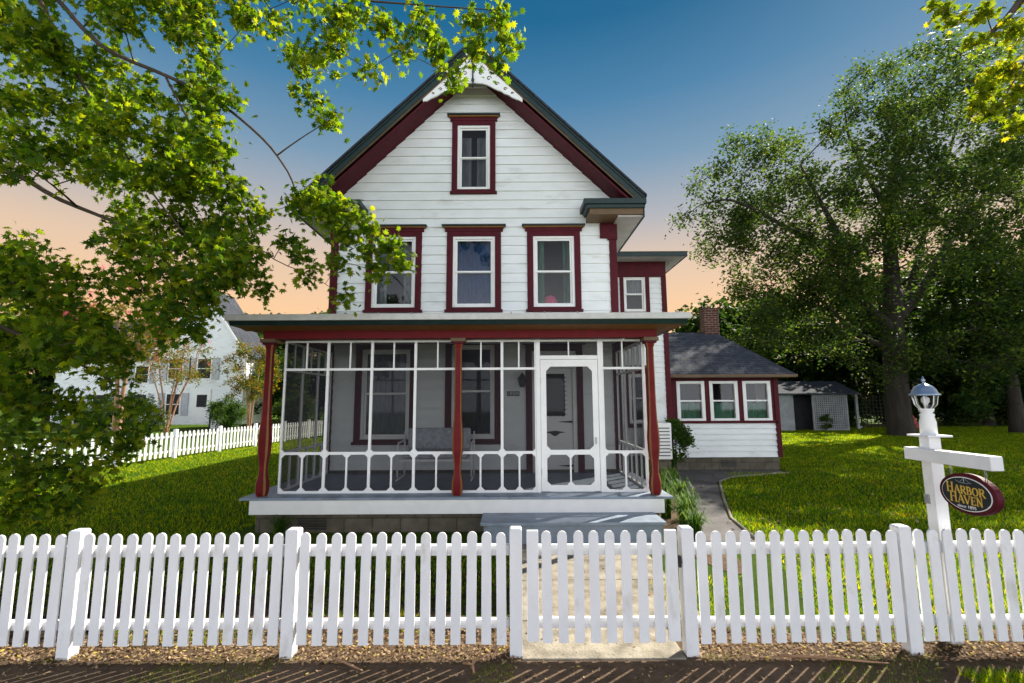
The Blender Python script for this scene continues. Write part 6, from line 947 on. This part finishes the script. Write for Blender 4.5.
# strap-leaved border plants beside the porch
def strap_plant(label, x, y, n=130, h=.38, r=.28, w_=.016, name='border_plant'):
    V, F = [], []
    for i in range(n):
        a = random.uniform(0, 2*math.pi); e = random.uniform(.3, 1)*r; hh = h*random.uniform(.6,1.15); bx, by = x+random.uniform(-.06,.06), y+random.uniform(-.06,.06); k0 = len(V); dx, dy = math.cos(a), math.sin(a)
        for t, zz in ((0,0),(.3,.7),(.65,1.0),(1.0,.72)):
            ww = w_*(1-t*.8)/2; px, py = bx+dx*e*t**1.3, by+dy*e*t**1.3; V += [(px-dy*ww,py+dx*ww,hh*zz),(px+dy*ww,py-dx*ww,hh*zz)]
        for q in range(3): F.append((k0+2*q,k0+2*q+1,k0+2*q+3,k0+2*q+2))
    r_ = empty(name, (x,y,0), label, 'plant', 'grassy border plants beside the porch')
    fast_mesh('foliage', np.array(V), np.array(F), M['strapleaf'], r_)
for i, (x, y, h) in enumerate([(2.42,6.5,.36),(2.50,7.1,.42),(2.42,7.7,.46),(2.75,7.6,.40),(2.55,8.3,.5),(2.95,8.5,.42),(2.75,9.0,.5),(3.15,9.5,.42),(2.6,9.7,.5),(3.35,10.3,.40),(2.9,10.4,.5)]):
    strap_plant('clump of arching grassy leaves in the bed between porch and side path', x, y, 85, h, .34, .020)
strap_plant('low grassy clump against the left end of the porch foundation', -3.2, 6.72, 110, .26, .26); 
# background trees: three kinds, copied
DENSE = [(22.34, 22.6, 8.61, 0.77, 1), (24.9, 25.66, 9.5, 0.87, 1), (27.88, 27.61, 8.2, 0.94, 1), (24.66, 26.24, 8.83, 0.89, 1), (23.37, 23.94, 8.93, 0.81, 1), (22.6, 24.14, 7.62, 0.82, 1), (26.88, 27.93, 10.55, 0.95, 1), (21.93, 22.97, 7.56, 0.78, 1), (27.83, 27.8, 8.85, 0.95, 1), (26.35, 28.26, 8.97, 0.96, 1), (25.06, 23.94, 8.84, 0.82, 1), (22.81, 24.05, 7.36, 0.82, 1), (25.03, 23.95, 8.76, 0.82, 1), (27.24, 25.17, 11.76, 0.86, 1), (26.71, 26.61, 10.11, 0.91, 1), (29.09, 25.28, 9.69, 0.86, 1), (27.49, 27.04, 8.58, 0.92, 1), (26.71, 25.12, 9.67, 0.86, 1), (23.56, 23.09, 8.83, 0.79, 1), (28.06, 27.07, 11.16, 0.92, 1), (28.21, 27.46, 10.95, 0.93, 1), (25.33, 24.18, 9.45, 0.82, 1), (31.44, 27.95, 10.32, 0.95, 1), (26.77, 23.43, 10.03, 0.8, 1), (26.47, 24.74, 8.83, 0.84, 1), (27.11, 25.44, 10.32, 0.87, 1), (28.99, 27.46, 6.75, 0.93, 1), (25.67, 24.13, 5.94, 0.82, 1), (24.05, 22.81, 6.2, 0.78, 1), (25.07, 23.6, 6.95, 0.8, 1), (27.36, 24.6, 5.07, 0.84, 1), (29.03, 25.63, 6.12, 0.87, 1), (26.33, 24.44, 6.24, 0.83, 1), (29.41, 26.1, 5.75, 0.89, 1), (28.58, 24.35, 6.09, 0.83, 1), (28.13, 23.29, 7.01, 0.79, 1), (25.78, 23.17, 7.87, 0.79, 1), (32.4, 27.22, 9.2, 0.93, 1), (27.79, 25.83, 9.01, 0.88, 1), (30.43, 27.66, 9.45, 0.94, 1), (23.07, 23.75, 6.09, 0.81, 1), (21.87, 24.62, 5.85, 0.84, 1), (26.43, 26.62, 7.16, 0.91, 1), (20.88, 23.67, 5.63, 0.81, 1), (26.64, 27.92, 6.63, 0.95, 1), (21.68, 23.64, 5.97, 0.8, 1), (24.11, 26.68, 6.55, 0.91, 1), (24.92, 25.07, 4.47, 0.85, 1), (22.97, 26.14, 5.03, 0.89, 1), (22.81, 25.3, 5.18, 0.86, 1), (26.85, 27.45, 5.64, 0.93, 1), (26.37, 27.59, 5.44, 0.94, 1), (23.39, 26.02, 4.62, 0.89, 1), (25.44, 27.12, 6.95, 0.92, 1), (27.09, 24.36, 4.32, 0.83, 1), (27.48, 27.0, 5.4, 0.92, 1), (24.34, 24.42, 3.35, 0.83, 1), (25.69, 23.71, 5.64, 0.81, 1), (25.26, 23.92, 6.05, 0.81, 1), (29.99, 28.28, 2.83, 0.96, 1), (30.38, 28.08, 3.36, 0.96, 1), (24.99, 24.28, 2.73, 0.83, 1), (26.92, 25.33, 5.76, 0.86, 1), (28.84, 26.7, 3.43, 0.91, 1), (23.9, 23.04, 3.84, 0.78, 1), (27.74, 26.96, 2.6, 0.92, 1), (25.64, 23.3, 5.15, 0.79, 1), (27.12, 27.61, 3.35, 0.94, 1), (24.49, 26.77, 4.66, 0.91, 1), (22.09, 25.08, 5.56, 0.85, 1), (20.26, 22.58, 4.04, 0.77, 1), (20.85, 24.15, 3.47, 0.82, 1), (21.47, 24.65, 4.02, 0.84, 1), (23.56, 28.16, 4.85, 0.96, 1), (20.5, 22.96, 3.97, 0.78, 1), (24.01, 26.44, 4.99, 0.9, 1), (31.86, 27.92, 4.76, 0.95, 1), (27.62, 24.92, 3.28, 0.85, 1), (27.64, 24.17, 5.16, 0.82, 1), (28.56, 25.24, 3.03, 0.86, 1), (29.95, 25.91, 3.65, 0.88, 1), (30.32, 27.56, 3.67, 0.94, 1), (26.97, 24.32, 5.41, 0.83, 1), (30.52, 25.68, 5.63, 0.87, 1), (31.31, 27.04, 4.52, 0.92, 1), (30.2, 25.55, 5.48, 0.87, 1), (25.43, 26.09, 2.4, 0.89, 1), (26.44, 26.16, 2.29, 0.89, 1), (24.99, 24.6, 3.01, 0.84, 1), (27.75, 28.07, 1.45, 0.96, 1), (27.33, 26.97, 2.86, 0.92, 1), (27.13, 27.03, 3.02, 0.92, 1), (21.88, 22.5, 1.93, 0.77, 1), (22.49, 22.76, 3.14, 0.77, 1), (28.37, 23.87, 4.67, 1.0, 1), (32.39, 22.71, 7.68, 1.0, 1), (31.31, 24.14, 9.84, 1.0, 1), (30.62, 25.61, 8.33, 1.0, 1), (30.43, 22.67, 10.62, 1.0, 1), (32.51, 25.91, 6.97, 1.0, 1), (31.7, 23.66, 3.58, 1.0, 1), (31.27, 29.1, 3.79, 1.0, 1), (33.89, 24.36, 10.99, 1.0, 1), (32.62, 23.45, 4.7, 1.0, 1), (33.33, 29.82, 9.44, 1.0, 1), (31.51, 25.89, 9.26, 1.0, 1), (32.94, 28.51, 5.31, 1.0, 1), (32.96, 29.58, 7.6, 1.0, 1), (28.06, 22.7, 8.21, 1.0, 1), (30.55, 29.26, 8.13, 1.0, 1), (32.2, 22.36, 7.2, 1.0, 1), (32.26, 29.25, 10.21, 1.0, 1), (29.58, 25.52, 10.83, 1.0, 1), (28.54, 21.64, 4.45, 1.0, 1), (32.39, 23.93, 8.66, 1.0, 1), (32.96, 28.28, 3.32, 1.0, 1), (32.13, 28.18, 8.62, 1.0, 1), (33.18, 28.36, 7.91, 1.0, 1), (33.2, 25.9, 3.87, 1.0, 1), (29.71, 29.39, 5.69, 1.0, 1), (30.83, 28.86, 8.48, 1.0, 1), (32.74, 25.23, 7.06, 1.0, 1), (28.46, 22.8, 4.27, 1.0, 1), (31.22, 25.74, 3.58, 1.0, 1), (31.81, 21.91, 6.09, 1.0, 1), (28.16, 25.28, 4.16, 1.0, 1), (33.64, 24.26, 9.63, 1.0, 1), (30.65, 23.94, 9.72, 1.0, 1), (29.65, 25.64, 8.11, 1.0, 1), (33.96, 27.33, 3.41, 1.0, 1), (30.74, 29.57, 9.84, 1.0, 1), (30.21, 22.16, 5.15, 1.0, 1), (32.54, 22.62, 10.13, 1.0, 1), (29.59, 27.2, 8.55, 1.0, 1)]
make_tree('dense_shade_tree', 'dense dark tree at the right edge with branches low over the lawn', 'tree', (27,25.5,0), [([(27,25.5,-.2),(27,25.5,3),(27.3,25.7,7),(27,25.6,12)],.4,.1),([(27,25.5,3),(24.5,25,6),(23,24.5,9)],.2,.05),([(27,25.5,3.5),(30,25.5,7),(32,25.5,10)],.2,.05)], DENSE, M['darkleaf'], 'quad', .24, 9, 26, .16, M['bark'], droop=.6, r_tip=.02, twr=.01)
def bg_tree(label, x, y, h, r, n, leaf='darkleaf', ls=.42):
    lm = [([(x,y,-.1),(x+.2,y,h*.3),(x-.2,y+.3,h*.6),(x,y,h*.85)], .28, .06)]
    for k in range(4): a = k*1.6+.4; lm.append(([(x,y,h*.25),(x+r*.3*math.cos(a),y+r*.3*math.sin(a),h*.45),(x+r*.6*math.cos(a),y+r*.6*math.sin(a),h*.65)], .13, .04))
    cl = []
    while len(cl) < n:
        v = rng.uniform(-1,1,3)
        if not .45 < np.linalg.norm(v) < 1: continue
        cl.append((x+v[0]*r, y+v[1]*r, h*.12+h*.85*(v[2]*.5+.5), r*.24))
    return make_tree('background_tree', label, 'tree', (x,y,0), lm, cl, M[leaf], 'quad', ls, 6, 26, r*.07, M['bark'], 'trees beyond the back garden', r_tip=.03, twr=.015)
protoA = bg_tree('dense dark tree filling the gap above the garden shed', 15.5, 35, 9, 4.2, 90)
protoB = bg_tree('tall dark tree behind the forked trunk of the shade tree', 27.5, 35, 12, 5.0, 110)
for i, (pr_, x, y, s_, lab) in enumerate([
    (protoA, 21.5, 38, 1.15, 'dark tree behind the trellis'),
    (protoA, 33, 33, 1.25, 'dark leafy tree right of the big trunk, behind the lamp'),
    (protoB, 38, 37, 1.05, 'tall dark tree above the cross arm of the lamp post'),
    (protoA, 40, 33, 1.05, 'dark leafy tree near the right edge'),
    (protoB, 48.5, 44, 1.15, 'tall dark tree at the far right edge'),
    (protoA, 10.5, 46, .8, 'lower tree behind the sun room roof'),
    (protoA, 55, 40, 1.2, 'dark tree beyond the right edge of the lawn'),
    (protoB, -20.5, 50, .95, 'green tree top rising behind the porch roof on the left'),
    (protoA, -25.5, 47, 1.15, 'green tree behind the neighbour house gable'),
    (protoA, -14.5, 44, .9, 'green tree seen between the neighbour house and the porch'),
    (protoA, -18.3, 36, .62, 'low bright tree between the neighbour gable and the porch roof'),
    (protoB, -44, 45, 1.0, 'tree at the far left behind the maple branches')]):
    copy_tree(pr_, (x, y, 0), random.uniform(0, 6.28), s_, lab)
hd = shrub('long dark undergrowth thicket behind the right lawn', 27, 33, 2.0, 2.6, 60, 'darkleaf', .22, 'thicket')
for i, (x, y, s_, lab) in enumerate([(31,33.5,1.1,'dark thicket right of the shade tree trunk'),(35,33,1.0,'dark thicket below the lamp cross arm'),(39.5,32,1.15,'dark thicket near the right edge of the lawn'),(44,33,1.0,'dark thicket at the right edge'),(23.5,34,1.1,'dark thicket between the trellis and the tree trunk')]):
    copy_tree(hd, (x,y,0), random.uniform(0,6), s_, lab)

# ---------------------------------------------------------------- grass, litter
def blades(name, label, n, region, h, w_, mat, dens=None):
    P_ = []
    while len(P_) < n:
        m_ = n*2; x = rng.uniform(region[0], region[1], m_); u = rng.uniform(0,1,m_); y = region[2]*(region[3]/region[2])**u
        ok = dens(x, y) if dens is not None else np.ones(m_, bool)
        P_ += list(zip(x[ok], y[ok]))
    P_ = np.array(P_[:n]); a = rng.uniform(0, 2*math.pi, n); dx, dy = np.cos(a), np.sin(a); hh = h*rng.uniform(.5,1.3,n); lean = rng.normal(size=(n,2))*h*.45; ww = w_*rng.uniform(.7,1.3,n)*(.6+P_[:,1]*.06)
    V = np.zeros((n,3,3)); V[:,0,0] = P_[:,0]-dx*ww; V[:,0,1] = P_[:,1]-dy*ww; V[:,1,0] = P_[:,0]+dx*ww; V[:,1,1] = P_[:,1]+dy*ww; V[:,2,0] = P_[:,0]+lean[:,0]; V[:,2,1] = P_[:,1]+lean[:,1]; V[:,2,2] = hh
    o = fast_mesh(name, V.reshape(-1,3), np.arange(n*3).reshape(-1,3), mat); tag(o, label, 'grass', kind='stuff')
def vn(x, y): return np.sin(x*1.7+1.3*np.sin(y*1.1))*np.sin(y*1.9+1.1*np.sin(x*.8))
bedx = lambda y: np.interp(y, [4,6.4,7.6,9.1,10.9,11.6], [2.5,3.24,3.45,4.0,4.70,5.3])
dr_ = lambda x, y: (x > bedx(y)) & ~((y > 12.2) & (x < 7.1)) & (y > 4.15+.1*np.sin(x*3)) & (x < y*1.2+1)
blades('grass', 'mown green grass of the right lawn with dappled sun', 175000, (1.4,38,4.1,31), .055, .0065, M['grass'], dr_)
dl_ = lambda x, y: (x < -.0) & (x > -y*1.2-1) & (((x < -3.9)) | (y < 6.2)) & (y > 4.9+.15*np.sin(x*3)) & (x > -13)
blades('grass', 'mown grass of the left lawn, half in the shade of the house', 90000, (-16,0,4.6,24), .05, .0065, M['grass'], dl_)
ds_ = lambda x, y: (vn(x*1.6,y*2.2) > .35) & ~((x > 0) & (x < 1.35))
blades('grass', 'sparse grass tufts in the dirt along the street side of the picket fence', 7000, (-4.4,4.6,3.0,3.68), .020, .0025, M['grass'], ds_)
blades('grass', 'thicker grass tufts at the lower right corner of the verge', 2500, (3.0,4.2,3.1,3.42), .06, .004, M['grass'], None)
dm_ = lambda x, y: (vn(x*1.3+2,y*1.6) > .2) & ~((x > 0) & (x < 1.35))
blades('grass', 'thin grass growing in the dirt just behind the picket fence', 9000, (-6,5,3.85,5.2), .05, .004, M['grass'], dm_)
def litter(name, label, n, region, size, mat, dens=None, zz=.012):
    x = rng.uniform(region[0], region[1], n*2); y = rng.uniform(region[2], region[3], n*2)
    if dens is not None: k = dens(x, y); x, y = x[k], y[k]
    Pt = np.stack([x[:n], y[:n], np.full(len(x[:n]), zz)+rng.uniform(0,.01,len(x[:n]))], axis=1)
    tmp = leaves(name, Pt, size, 'oval', mat, None, 2.2, .6); tag(tmp, label, 'leaf litter', kind='stuff')
litter('leaf_litter', 'scattered dry leaves on the dirt at the very front', 1500, (-5,5,3.0,3.55), .022, M['litter'], zz=.006)
litter('leaf_litter', 'dry tan leaf litter scattered under and before the picket fence', 12000, (-5,5,3.57,4.1), .023, M['litter'], lambda x, y: ~((x > .03) & (x < 1.32) & (rng.uniform(size=len(x)) > .06)))
litter('leaf_litter', 'dark mulch chips on the ground behind the left picket fence', 9000, (-7,0,4.0,5.4), .035, M['mulch'])
litter('leaf_litter', 'fallen leaves on the front walk and lawn', 1100, (-1,14,3.9,14), .05, M['litter'], lambda x, y: (x > 0) & (y < 14), zz=.03)
for pts, lab in (([(-1.27,3.60,.03),(-1.20,3.55,.04),(-1.10,3.50,.03),(-1.03,3.47,.02)],'forked grey twig lying in the litter before the fence, the leftmost'),([(-.35,3.56,.02),(-.28,3.50,.04),(-.27,3.44,.02)],'short curved twig lying before the fence left of the gate'),([(1.9,3.62,.03),(2.2,3.58,.035),(2.5,3.55,.02),(2.62,3.53,.02)],'long bare stick lying before the fence right of the gate')):
    mb = MB(); mb.tube(pts, [.009,.008,.007,.004][:len(pts)], 6); a = Vector(pts[1]); mb.tube([a, a+Vector((.03,.04,.03)), a+Vector((.10,.05,.02))], [.006,.004,.003], 5)
    tag(mb.build('fallen_twig', M['myrtlebark'], smooth=True), lab, 'twig')
